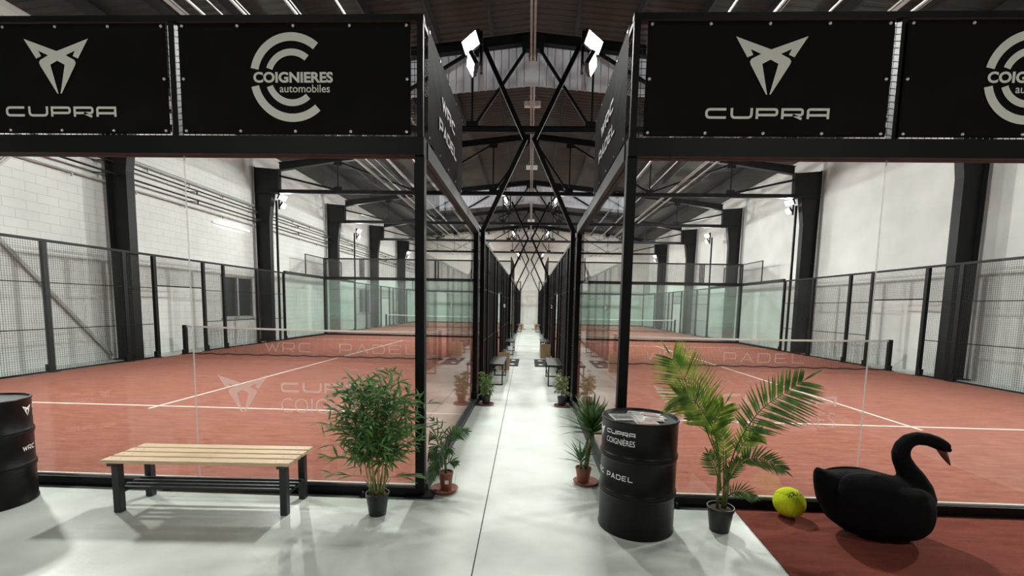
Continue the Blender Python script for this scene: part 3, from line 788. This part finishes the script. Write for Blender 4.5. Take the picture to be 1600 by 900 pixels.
# steel drums
def wrap(R, a0, zc):
    return lambda x, z: (R*math.sin(a0+x/R), -R*math.cos(a0+x/R), zc+z)
def drum(name, x, y, rz, label):
    r = thing(name, (x, y, 0), label, 'drum', rz=rz)
    R = .2875
    prof = [(R-.02, 0), (R+.004, .002), (R+.006, .012), (R, .02)]
    for zc in (.315, .60):
        prof += [(R, zc-.030), (R+.004, zc-.024), (R+.009, zc-.012), (R+.009, zc-.006), (R+.004, zc), (R+.009, zc+.006), (R+.009, zc+.012), (R+.004, zc+.024), (R, zc+.030)]
    prof += [(R, .862), (R+.006, .868), (R+.007, .878), (R+.003, .884), (R-.006, .884), (R-.010, .876), (R-.012, .862)]
    o = MB().lathe(prof, (0, 0, 0), 64).build('body', m_barrel, r, True, local=True)
    o.data.polygons[-1].use_smooth = False
    MB().lathe([(0, .864), (R-.03, .864), (R-.013, .868)], (0, 0, 0), 48).build('lid', m_lid, r, False, local=True)
    q = R+.0016; d = math.radians
    wid = lambda g, a0, a1: fit2d(g, 0, q*d(a1-a0), -.5, .5)
    def put(g, a0, a1, zc, h, nm):
        vs, fs = fit2d(g, 0, q*d(a1-a0), -h/2, h/2); place((vs, fs), wrap(q, d(a0), zc), nm, m_white, r, local=True)
    put(EMBLEM, -82, -62, .775, .085, 'emblem')
    put(CUPRA, -55, -6, .795, .034, 'lettering')
    put(font2d('COIGNIÈRES', .05, .0), -55, -6, .738, .054, 'lettering')
    put(WRCPADEL, -87, -7, .462, .048, 'lettering')
    return r
drum('steel_drum', .948, -.40, math.radians(-13), 'black steel drum covered with papers at the right of the aisle')
drum('steel_drum', -4.39, -.46, math.radians(184), 'black steel drum cut by the left edge, its grey lid bare')
def sheet(name, x, y, z, w, h, rz, mats, label, cat, grp=None):
    o = MB(); o.box(-w/2, w/2, -h/2, h/2, 0, .004)
    top = .0045
    if name == 'newspaper':
        o.add([(-w*.44, -h*.30, top), (w*.1, -h*.30, top), (w*.1, h*.22, top), (-w*.44, h*.22, top)], [(0, 1, 2, 3)], 1)
        for k in range(9):
            yy = -h*.36+k*h*.075; o.add([(w*.14, yy, top), (w*.45, yy, top), (w*.45, yy+h*.03, top), (w*.14, yy+h*.03, top)], [(0, 1, 2, 3)], 1)
        o.add([(-w*.44, h*.30, top), (w*.44, h*.30, top), (w*.44, h*.42, top), (-w*.44, h*.42, top)], [(0, 1, 2, 3)], 1)
    else:
        o.add([(-w*.46, -h*.46, top), (w*.46, -h*.46, top), (w*.46, h*.12, top), (-w*.46, h*.12, top)], [(0, 1, 2, 3)], 1)
        for k in range(3):
            yy = h*.18+k*h*.1; o.add([(-w*.40, yy, top), (w*.3, yy, top), (w*.3, yy+h*.04, top), (-w*.40, yy+h*.04, top)], [(0, 1, 2, 3)], 1)
    ob = o.build(name, mats); ob.location = (x, y, z); ob.rotation_euler.z = rz
    tag(ob, label, cat, grp)
sheet('newspaper', .86, -.40, .869, .27, .20, .10, [m_paper, m_photo], 'grey newspaper lying at the left of the drum lid', 'newspaper')
G = 'flyers on the drum'
sheet('flyer', .96, -.255, .869, .15, .10, -.30, [m_flyer2, m_photo], 'white flyer at the back of the drum lid', 'flyer', G)
sheet('flyer', 1.05, -.31, .8735, .15, .10, -.45, [m_flyer2, m_flyer], 'red and white flyer behind the right pile on the drum', 'flyer', G)
sheet('flyer', 1.07, -.40, .869, .15, .10, .12, [m_flyer2, m_flyer], 'red and white flyer right of the middle of the drum', 'flyer', G)
sheet('flyer', 1.035, -.475, .874, .15, .10, -.18, [m_flyer2, m_photo], 'dark printed flyer lying on another at the right front of the drum', 'flyer', G)
sheet('flyer', .96, -.555, .869, .16, .11, .05, [m_flyer2, m_flyer], 'red and white flyer at the front rim of the drum', 'flyer', G)

# tennis ball
BR = .122; bc = Vector((2.268, -.185, cz+BR+.003))
r = thing('tennis_ball', (bc.x, bc.y, cz), 'oversized yellow tennis ball on the red carpet beside the swan', 'ball')
o = MB(); n1, n2 = 24, 40; vs = [(0, 0, 1)]; fs = []
for i in range(1, n1):
    t = PI*i/n1; vs += [(math.sin(t)*math.cos(2*PI*j/n2), math.sin(t)*math.sin(2*PI*j/n2), math.cos(t)) for j in range(n2)]
vs.append((0, 0, -1)); L = len(vs)-1
fs += [(0, 1+j, 1+(j+1) % n2) for j in range(n2)] + [(1+i*n2+j, 1+(i+1)*n2+j, 1+(i+1)*n2+(j+1) % n2, 1+i*n2+(j+1) % n2) for i in range(n1-2) for j in range(n2)] + [(L, 1+(n1-2)*n2+(j+1) % n2, 1+(n1-2)*n2+j) for j in range(n2)]
o.add([bc+Vector(v)*BR for v in vs], fs).build('felt', m_ball, r, True)
Rm = Matrix.Rotation(.55, 3, 'Z') @ Matrix.Rotation(.9, 3, 'X') @ Matrix.Rotation(.35, 3, 'Y')
pts = []
for i in range(97):
    t = 2*PI*i/96; a, b_ = .75, .25
    v = Vector((a*math.cos(t)+b_*math.cos(3*t), a*math.sin(t)-b_*math.sin(3*t), 2*math.sqrt(a*b_)*math.cos(2*t))).normalized()
    pts.append(bc+Rm@v*(BR*.998))
MB().tube(pts, .0032, 6).build('seam', m_seam, r, True)
td = Vector((.06, -.58, .80)).normalized(); tx = Vector((1, .15, .22)); tx = (tx-td*tx.dot(td)).normalized(); tz = td.cross(tx)
place(fit2d(font2d('HEAD', .05, .0035, spacing=1.15), -.078, .082, -.012, .027), lambda a, z: tuple(bc+(td*BR+tx*a+tz*z).normalized()*(BR*1.004)), 'lettering', m_ink, r)

# black swan
SY = -.465
r = thing('swan', (2.72, SY, cz), 'black swan figure with dark red beak standing on the red carpet', 'swan')
st = [(2.255, .505, .44, .02), (2.275, .532, .36, .05), (2.32, .515, .235, .095), (2.40, .500, .115, .155), (2.50, .512, .045, .20), (2.62, .512, .012, .235), (2.74, .500, .004, .255),
      (2.86, .470, .004, .255), (2.945, .455, .012, .235), (3.01, .425, .04, .20), (3.06, .39, .085, .15), (3.093, .345, .15, .095), (3.108, .28, .215, .03)]
st = [(x+.022, a, b_, h) for x, a, b_, h in st]
b = MB(); n = 26; vs = []; fs = []
for x, zt, zb, hw in st:
    for j in range(n):
        t = 2*PI*j/n; cx_, sz_ = math.cos(t), math.sin(t)
        yy = hw*math.copysign(abs(cx_)**.8, cx_); zz = (zt+zb)/2+(zt-zb)/2*math.copysign(abs(sz_)**.9, sz_)
        vs.append((x, SY+yy, cz+zz))
for i in range(len(st)-1):
    for j in range(n): fs.append((i*n+j, (i+1)*n+j, (i+1)*n+(j+1) % n, i*n+(j+1) % n))
fs += [tuple(range(n)), tuple((len(st)-1)*n+j for j in range(n-1, -1, -1))]
b.add(vs, fs)
nk = [(3.01, .30), (2.995, .40), (2.962, .478), (2.918, .545), (2.880, .61), (2.868, .66), (2.880, .715), (2.920, .760), (2.980, .777), (3.05, .772), (3.105, .755), (3.155, .733), (3.195, .712), (3.213, .700)]
rad = [.13, .11, .085, .068, .061, .058, .054, .051, .050, .049, .049, .048, .040, .022]
nk = [(x+.03, z) for x, z in nk]
b.tube([(x, SY, cz+z) for x, z in nk], rad, 18)
body = b.build('body', m_swan, r, True)
rm = body.modifiers.new('remesh', 'REMESH'); rm.mode = 'VOXEL'; rm.voxel_size = .011; rm.use_smooth_shade = True
sm = body.modifiers.new('smooth', 'SMOOTH'); sm.factor = .6; sm.iterations = 6
for s in (-1, 1):
    w = MB(); vs = []; fs = []; nu, nv = 22, 14
    for i in range(nu+1):
        u = -1+2*i/nu; wv = math.sqrt(max(0, 1-u*u))
        for j in range(nv):
            t = 2*PI*j/nv
            xx = u*.335; zz = math.sin(t)*.155*wv*(1-.12*u); yy = math.cos(t)*.06*wv
            ca, sa = math.cos(-.16), math.sin(-.16)
            vs.append((2.69+xx*ca-zz*sa, SY+s*(.165+.02*u)+yy-s*.62*max(0, zz), cz+.352+xx*sa+zz*ca))
    for i in range(nu):
        for j in range(nv): fs.append((i*nv+j, (i+1)*nv+j, (i+1)*nv+(j+1) % nv, i*nv+(j+1) % nv))
    w.add(vs, fs).build('wing', m_swan, r, True)
bk = MB().tube([(3.190, SY, cz+.705), (3.218, SY, cz+.655), (3.245, SY, cz+.615), (3.270, SY, cz+.575)], [.034, .026, .017, .004], 14, True, .62)
tag(bk.build('beak', m_beak, r, True), 'dark red beak')
MB().tube([(3.215, SY, cz+.714), (3.255, SY, cz+.690)], [.024, .016], 10).build('beak_knob', m_swan, r, True)

# ------------------------------------------------------------------ plants
def pot(parent, x, y, z, rt_, rb, h, mat, name='pot'):
    o = MB().lathe([(rb*.2, 0), (rb, 0), (rt_*.96, h*.86), (rt_*1.02, h*.86), (rt_*1.04, h), (rt_*.95, h), (rt_*.93, h*.9)], (x, y, z), 32).build(name, mat, parent, True)
    m = o.modifiers.new('es', 'EDGE_SPLIT'); m.split_angle = .6
    MB().lathe([(0, h*.93), (rt_*.6, h*.94), (rt_*.945, h*.9)], (x, y, z), 24).build('soil', m_soil, parent, True)
def saucer(x, y, R, label):
    o = MB().lathe([(0, .004), (R*.80, .004), (R*.82, 0), (R*.84, 0), (R, .028), (R*.96, .030), (R*.84, .010), (0, .010)], (0, 0, 0), 36).build('plant_saucer', m_terra, None, True)
    o.location = (x, y, 0); tag(o, label, 'saucer')
def rdir(rnd, up_=.2):
    a = rnd.uniform(0, 2*PI); return Vector((math.cos(a), math.sin(a), rnd.uniform(-.4, .8)+up_)).normalized()

# bamboo
def bamboo(x, y):
    rnd = random.Random(3)
    r = thing('potted_bamboo', (x, y, 0), 'bushy potted bamboo in a black pot at the corner post', 'potted plant')
    pot(r, x, y, 0, .092, .068, .18, m_pot)
    fol = MB()
    for k in range(11):
        a = 2*PI*k/11+rnd.uniform(-.2, .2); q = .035+.03*rnd.random()
        b0 = Vector((x+q*math.cos(a), y+q*math.sin(a), .165))
        H = rnd.uniform(.70, .92); lean = rnd.uniform(.07, .19)
        p1 = b0+Vector((math.cos(a)*lean*.3, math.sin(a)*lean*.25, H*.5)); p2 = b0+Vector((math.cos(a)*lean*1.1, math.sin(a)*lean*.8, H))
        pts = [b0*(1-t)**2+p1*2*t*(1-t)+p2*t*t for t in [i/10 for i in range(11)]]
        cn = MB().tube(pts, [.0065-.0035*i/10 for i in range(11)], 7)
        for i in range(2, 10, 2): cn.lathe([(.0055, -.004), (.0085, 0), (.0055, .004)], pts[i], 7)
        cn.build('cane', m_cane, r, True)
        for i in range(30):
            t = rnd.uniform(.30, 1.0); p = b0*(1-t)**2+p1*2*t*(1-t)+p2*t*t
            d = rdir(rnd, .30); d.y *= .8; Lb = rnd.uniform(.08, .27)*(1.2-.6*abs(t-.72))
            e = p+d*Lb; fol.tube([p, p+d*Lb*.5+Vector((0, 0, .01)), e], [.0018, .0014, .0008], 4)
            for j in range(5):
                f = rnd.uniform(.3, 1.0); q = p+d*Lb*f
                dd = (d*.8+rdir(rnd, -.05)*.9+Vector((0, 0, -.15))).normalized()
                fol.leaf(q, dd, Vector((rnd.uniform(-.4, .4), rnd.uniform(-.9, .1), 1)), rnd.uniform(.08, .15), rnd.uniform(.015, .023), .45, .2, 4)
    for bx_, bz, dx in ((.17, .92, .9), (-.2, .86, -1), (-.22, .72, -1), (-.25, .58, -1), (.20, .62, 1), (-.2, .44, -.9), (.12, .44, .9), (-.05, .98, -.3), (.08, 1.0, .35)):
        p = Vector((x+bx_*.4, y-.03, bz-.12)); d = Vector((dx, -.1, .55 if bz > .6 else .1)).normalized(); e = p+d*.30
        fol.tube([p, e], [.002, .001], 4)
        for j in range(9):
            q = p+d*.30*(.35+.65*j/8); fol.leaf(q, (d+Vector((0, rnd.uniform(-.5, .5), rnd.uniform(-.5, .6)))).normalized(), (0, -.4, 1), rnd.uniform(.09, .14), .017, .35, .2)
    fol.clamp(y1=-.095).build('foliage', m_bamboo, r)
    for k in range(14):
        a = rnd.uniform(0, 2*PI); p = Vector((x+.05*math.cos(a), y+.05*math.sin(a), .17)); s_b = MB()
        for j in range(3): s_b.leaf(p, (math.cos(a)*.35, math.sin(a)*.35-.1, 1), (math.cos(a), math.sin(a), .2), rnd.uniform(.1, .17), .014, .5)
        s_b.build('shoot', m_bamboo, r)
bamboo(-1.145, -.385)

def bez(P, t):
    P = [Vector(p) for p in P]
    while len(P) > 1: P = [P[i]*(1-t)+P[i+1]*t for i in range(len(P)-1)]
    return P[0]
def cat_curve(P, n):
    P = [Vector(p) for p in P]; Q = [P[0]*2-P[1]]+P+[P[-1]*2-P[-2]]; out = []
    k = len(P)-1
    for i in range(n+1):
        f = i/n*k; j = min(int(f), k-1); t = f-j; a, b_, c_2, d = Q[j], Q[j+1], Q[j+2], Q[j+3]
        out.append(.5*((2*b_)+(c_2-a)*t+(2*a-5*b_+4*c_2-d)*t*t+(3*b_-a-3*c_2+d)*t**3))
    return out
def frond(parent, ctrl, start, nleaf, Lmax, width, mat, face, rnd, up_bias=1.0, dn_bias=1.0, sweep=.55, droop=.12, lim=(-99, 99, -99, 99), drum_side=False):
    N = 60; pts = cat_curve(ctrl, N); b = MB()
    b.tube(pts[::3], [.0065*(1-.8*i/(N/3)) for i in range(len(pts[::3]))], 6)
    for i in range(nleaf):
        t = start+(1-start)*(i/(nleaf-1)); k = min(int(t*N), N-1); p = pts[k]; T = (pts[min(k+1, N)]-pts[max(k-1, 0)]).normalized()
        side = T.cross(Vector(face)).normalized(); nn = side.cross(T)
        u = (t-start)/(1-start); L = Lmax*(.40+.60*math.sin(PI*(.10+.80*u)))*(1-.25*u)
        for s, bias in ((1, up_bias), (-1, dn_bias)):
            sw = sweep+.75*u**2
            d = (side*s+T*sw+nn*.12+Vector((0, rnd.uniform(-.08, .08), rnd.uniform(-.06, .06)))).normalized()
            b.leaf(p, d, nn, L*bias*rnd.uniform(.92, 1.05), width, droop, .3, 5, 0, [.35, .9, 1, .8, .45, .03])
    b.leaf(pts[-1], (pts[-1]-pts[-3]).normalized(), (0, -1, .3), Lmax*.5, width, droop)
    b.clamp(*lim)
    if drum_side:      # leaflets hang clear of the drum standing next to the palm
        b.v = [(max(x, 1.262), y, z) if z < .93 else (x, y, z) for x, y, z in b.v]
    return b.build('frond', mat, parent)
# areca palm
px_, py_ = 1.592, -.45
rnd = random.Random(11)
r = thing('potted_palm', (px_, py_, 0), 'potted palm with feathery fronds in a black pot beside the carpet', 'potted plant')
pot(r, px_, py_, 0, .098, .072, .195, m_pot)
for dx, h in ((-.035, .40), (.02, .46), (.045, .34)):
    MB().tube([(px_+dx*.7, py_, .18), (px_+dx, py_-.01, .18+h*.5), (px_+dx*.7, py_, .18+h)], [.013, .011, .007], 8).build('stem', m_stalk, r, True)
V = lambda L, ys: [(x, py_+yy, z) for (x, z), yy in zip(L, ys)]
F = (0, -1, .15)
frond(r, V([(1.575, .30), (1.560, .53), (1.465, .77), (1.390, .96), (1.255, 1.20), (1.165, 1.345)], [0, .01, .02, .02, .02, .02]), .46, 36, .36, .0135, m_palm, F, rnd, .95, .95, .62, drum_side=True)
frond(r, V([(1.585, .32), (1.545, .60), (1.49, .79), (1.395, .95), (1.285, 1.06), (1.19, 1.08)], [0, -.02, -.04, -.06, -.08, -.09]), .48, 36, .33, .0135, m_palm, F, rnd, .75, 1.0, .62, drum_side=True)
frond(r, V([(1.590, .32), (1.55, .60), (1.50, .75), (1.53, .87), (1.58, .98)], [0, .02, .03, .03, .03]), .50, 26, .28, .013, m_palm, F, rnd, .8, .8, .9, drum_side=True)
frond(r, V([(1.620, .36), (1.650, .60), (1.722, .80), (1.838, .98), (1.988, 1.10), (2.120, 1.20)], [0, -.02, -.03, -.03, -.03, -.03]), .42, 27, .37, .018, m_palmdark, F, rnd, 1.0, .66, .42)
frond(r, V([(1.576, .34), (1.520, .50), (1.447, .63)], [0, -.04, -.07]), .35, 15, .16, .013, m_palmdark, F, rnd, .8, .9, .7, drum_side=True)
frond(r, V([(1.612, .36), (1.695, .53), (1.772, .60), (1.885, .59), (1.985, .54)], [0, -.04, -.06, -.08, -.1]), .35, 18, .19, .015, m_palmdark, (.0, -.85, .6), rnd, .7, .9, .7, .25)
frond(r, V([(1.608, .34), (1.607, .52), (1.600, .68), (1.57, .80)], [0, .03, .05, .06]), .40, 15, .20, .017, m_palm, F, rnd, .8, .8, .8)
frond(r, V([(1.615, .26), (1.692, .335), (1.79, .31)], [0, -.05, -.08]), .25, 12, .13, .012, m_palmdark, (0, -.7, .7), rnd, .8, 1, .8, .2)
frond(r, V([(1.625, .36), (1.70, .58), (1.78, .72), (1.86, .76)], [0, .03, .05, .05]), .40, 16, .22, .018, m_palm, F, rnd, .8, .8, .7)
frond(r, V([(1.60, .34), (1.625, .48), (1.665, .60)], [0, -.05, -.09]), .3, 12, .15, .014, m_palmdark, F, rnd, .8, .8, .8)

def rosette(b, p, n, L, w, rnd, upmin=.15, upmax=1.4, droop=.45):
    for i in range(n):
        a = i*2.39996+rnd.uniform(-.2, .2); e = upmin+(upmax-upmin)*(i/n)
        d = Vector((math.cos(a), math.sin(a)*.9, e)).normalized()
        b.leaf(Vector(p)+d*.01+Vector((0, 0, .05*i/n)), d, Vector((-d.x*.5, -d.y*.5, 1)), L*rnd.uniform(.8, 1.1), w, droop*rnd.uniform(.5, 1.3), .35, 6, 0, [.5, .85, 1, .85, .6, .35, .03])
# dracaena by the right drum
saucer(.655, .42, .125, 'brown saucer under the dracaena beside the right drum')
rnd = random.Random(5); dx_, dy_ = .628, .42
r = thing('potted_dracaena', (dx_, dy_, .01), 'spiky dracaena in a small terracotta pot behind the right drum', 'potted plant')
pot(r, dx_, dy_, .0101, .076, .055, .15, m_terra)
MB().tube([(dx_+.02, dy_, .14), (.668, dy_, .28), (.69, dy_, .40), (.705, dy_, .52)], [.022, .022, .021, .018], 10).build('trunk', m_trunk, r, True)
MB().tube([(dx_-.03, dy_-.01, .14), (.600, dy_-.02, .22)], [.012, .010], 8).build('trunk', m_trunk, r, True)
b = MB(); rosette(b, (.695, dy_, .49), 70, .36, .046, rnd, .1, 2.8, .5); b.clamp(x1=.82, y0=.10).build('foliage', m_drac, r)
b = MB(); rosette(b, (.598, dy_-.02, .20), 26, .22, .022, rnd, .1, 2.0, .5)
for z in (.22, .26, .30, .36): rosette(b, (.64, dy_, z), 4, .16, .016, rnd, .4, 1.0, .4)
b.build('foliage', m_drac, r)
b = MB().tube([(.655, dy_-.04, .15), (.65, dy_-.05, .40), (.647, dy_-.05, .50)], [.009, .007, .003], 6); b.build('shoot', m_stalk, r, True)
# small palm by the left corner post
saucer(-.690, .125, .128, 'brown saucer under the small plant by the left corner post')
rnd = random.Random(8); lx, ly = -.675, .13
r = thing('potted_parlour_palm', (lx, ly, .01), 'small drooping palm in a brown pot right of the left corner post', 'potted plant')
pot(r, lx, ly, .0101, .066, .048, .17, m_terra)
MB().box(lx+.0, lx+.035, ly-.0655, ly-.0635, .085, .120).build('price_tag', m_white, r)
MB().tube([(lx, ly, .16), (lx-.01, ly, .30), (lx+.005, ly, .42)], [.012, .011, .008], 8).build('stem', m_stalk, r, True)
P = lambda L: [(x, ly+yy, z) for x, yy, z in L]
for ctrl, n, Lm in (([(-.67, 0, .36), (-.69, -.01, .55), (-.785, -.03, .67)], 5, .12), ([(-.67, 0, .38), (-.60, 0, .52), (-.49, -.02, .57)], 9, .13), ([(-.67, 0, .36), (-.75, -.02, .52), (-.85, -.05, .52)], 9, .14),
                    ([(-.68, 0, .32), (-.74, -.04, .44), (-.80, -.09, .36)], 10, .16), ([(-.68, 0, .30), (-.72, -.05, .38), (-.76, -.10, .26)], 10, .17), ([(-.67, 0, .30), (-.64, -.05, .42), (-.63, -.10, .40)], 8, .13),
                    ([(-.67, 0, .36), (-.64, .04, .50), (-.60, .09, .55)], 8, .13), ([(-.69, 0, .25), (-.74, -.06, .28), (-.78, -.11, .17)], 9, .15), ([(-.67, 0, .25), (-.63, -.03, .29), (-.58, -.04, .28)], 6, .10)):
    frond(r, P(ctrl), .35, n, Lm, .015, m_drac, (0, -1, .4), rnd, .9, .9, .8, .5, (-.825, 99, -.04, 99))
MB().leaf((lx+.075, ly+.01, .03), (.1, 0, 1), (1, 0, 0), .16, .014, .2).build('shoot', m_drac, r)

# two weeping figs further down the aisle
def ficus(x, y, mat, seed, label, sl):
    rnd = random.Random(seed)
    saucer(x, y, .14, sl)
    r = thing('potted_weeping_fig', (x, y, .01), label, 'potted plant')
    pot(r, x, y, .0101, .082, .062, .16, m_pot)
    for k in range(3):
        a = k*2.1; MB().tube([(x+.015*math.cos(a), y+.015*math.sin(a), .15), (x+.03*math.cos(a), y+.03*math.sin(a), .36), (x+.07*math.cos(a), y+.07*math.sin(a), .58)], [.008, .006, .003], 6).build('stem', m_trunk, r, True)
    b = MB()
    for k in range(60):
        d = rdir(rnd, .3); p = Vector((x, y, rnd.uniform(.22, .54))); L = rnd.uniform(.05, .17); e = p+d*L+Vector((0, 0, -.02))
        b.tube([p, e], [.0015, .001], 4)
        for j in range(7):
            q = p+(e-p)*rnd.uniform(.3, 1); dd = (d*.5+rdir(rnd, -.5)*.7+Vector((0, 0, -.55))).normalized()
            b.leaf(q, dd, (rnd.uniform(-1, 1), -.6, .7), rnd.uniform(.045, .07), rnd.uniform(.018, .028), .3, .2, 4)
    b.build('foliage', mat, r)
ficus(-.66, 3.84, m_ficus, 21, 'green weeping fig in a pot on the left of the aisle', 'saucer under the green weeping fig, left of the aisle')
ficus(.66, 3.88, m_ficus2, 22, 'pale variegated weeping fig in a pot on the right of the aisle', 'saucer under the pale weeping fig, right of the aisle')

# ------------------------------------------------------------------ aisle furniture
def aisle_bench(sx, y0, y1, label):
    xo, xi = sx*.80, sx*.47
    x0, x1 = min(xo, xi), max(xo, xi)
    r = thing('aisle_bench', ((x0+x1)/2, (y0+y1)/2, 0), label, 'bench')
    bevel(MB().box(x0, x1, y0, y1, .43, .47).build('seat', m_steel2, r), .006)
    for y in (y0+.06, y1-.06):
        b = MB()
        for x in (x0+.03, x1-.03): b.box(x-.012, x+.012, y-.012, y+.012, 0, .43)
        b.box(x0+.03, x1-.03, y-.012, y+.012, 0, .024); b.build('leg_frame', m_steel, r)
    for x in (x0+.03, x1-.03): MB().box(x-.01, x+.01, y0+.06, y1-.06, .20, .22).build('stretcher', m_steel, r)
aisle_bench(-1, 5.75, 7.25, 'low black bench against the left fence, in front of the kraft bag')
aisle_bench(1, 5.75, 7.25, 'low black bench against the right fence, past the pale fig')
aisle_bench(-1, 12.0, 13.5, 'further low black bench on the left, beyond the floor mats')
aisle_bench(1, 12.2, 13.7, 'further low black bench on the right, behind the kraft bag')
aisle_bench(-1, 26.0, 27.5, 'distant black bench on the left beside the second court')
aisle_bench(1, 26.0, 27.5, 'distant black bench on the right beside the second court')
def bag(x, y, w, d, h, label):
    r = thing('paper_bag', (x, y, 0), label, 'bag')
    b = MB(); t = .004
    vs = []
    for k, (ww, dd) in enumerate(((w*.95, d*.9), (w, d))):
        z = h*k; vs += [(x-ww/2, y-dd/2, z), (x+ww/2, y-dd/2, z), (x+ww/2, y+dd/2, z), (x-ww/2, y+dd/2, z)]
    b.add(vs, [(3, 2, 1, 0), (0, 1, 5, 4), (1, 2, 6, 5), (2, 3, 7, 6), (3, 0, 4, 7)])
    o = b.build('body', m_kraft, r); so = o.modifiers.new('s', 'SOLIDIFY'); so.thickness = .004
    for yy in (y-d/2, y+d/2):
        MB().tube([(x-w*.2+w*.4*i/8, yy, h-.02+.11*math.sin(PI*i/8)) for i in range(9)], .007, 6).build('handle', m_kraft, r, True)
bag(-.60, 8.25, .30, .20, .46, 'tall kraft paper bag behind the near left aisle bench')
bag(.61, 11.3, .34, .22, .46, 'kraft paper bag with handles on the right of the aisle beyond the mats')
bag(-.56, 29.6, .36, .3, .42, 'small far kraft bag at the left end of the aisle')
bag(.60, 29.6, .36, .3, .42, 'small far kraft bag at the right end of the aisle')
for sx in (-1, 1):
    for k, (y0, y1) in enumerate(((8.98, 9.82), (9.92, 10.76), (29.9, 30.6))):
        x0, x1 = sorted((sx*.24, sx*.76)); x0, x1 = (x0, x1)
        w = ['nearer of the two black door mats', 'further of the two black door mats', 'distant black door mat'][k]+' on the %s of the aisle' % SIDE[sx]
        o = MB().box(x0, x1, y0, y1, 0, .012)
        ob = bevel(o.build('door_mat', m_matblack), .004); tag(ob, w, 'door mat')
        cx_ = (x0+x1)/2-sx*.08; cy_ = (y0+y1)/2; b = MB()
        b.add([(cx_+.07*math.cos(2*PI*j/20), cy_+.11*math.sin(2*PI*j/20), .0125) for j in range(20)], [tuple(range(20))]); b.build('printed_mark', m_white, ob)
for sx, ch in ((-1, '1'), (1, '2')):
    x = sx*(A-.11); y = 11.0
    o = bevel(MB().box(x-.065, x+.065, y-.006, y+.006, 1.63, 1.82).build('number_plate', m_steel), .003)
    tag(o, 'small black plate with white number %s on the %s fence post' % (ch, SIDE[sx]), 'sign')
    place(fit2d(font2d(ch, .1, .003), x-.03, x+.03, 1.665, 1.785), lambda a, z: (a, y-.0075, z), 'numeral', m_white, o)
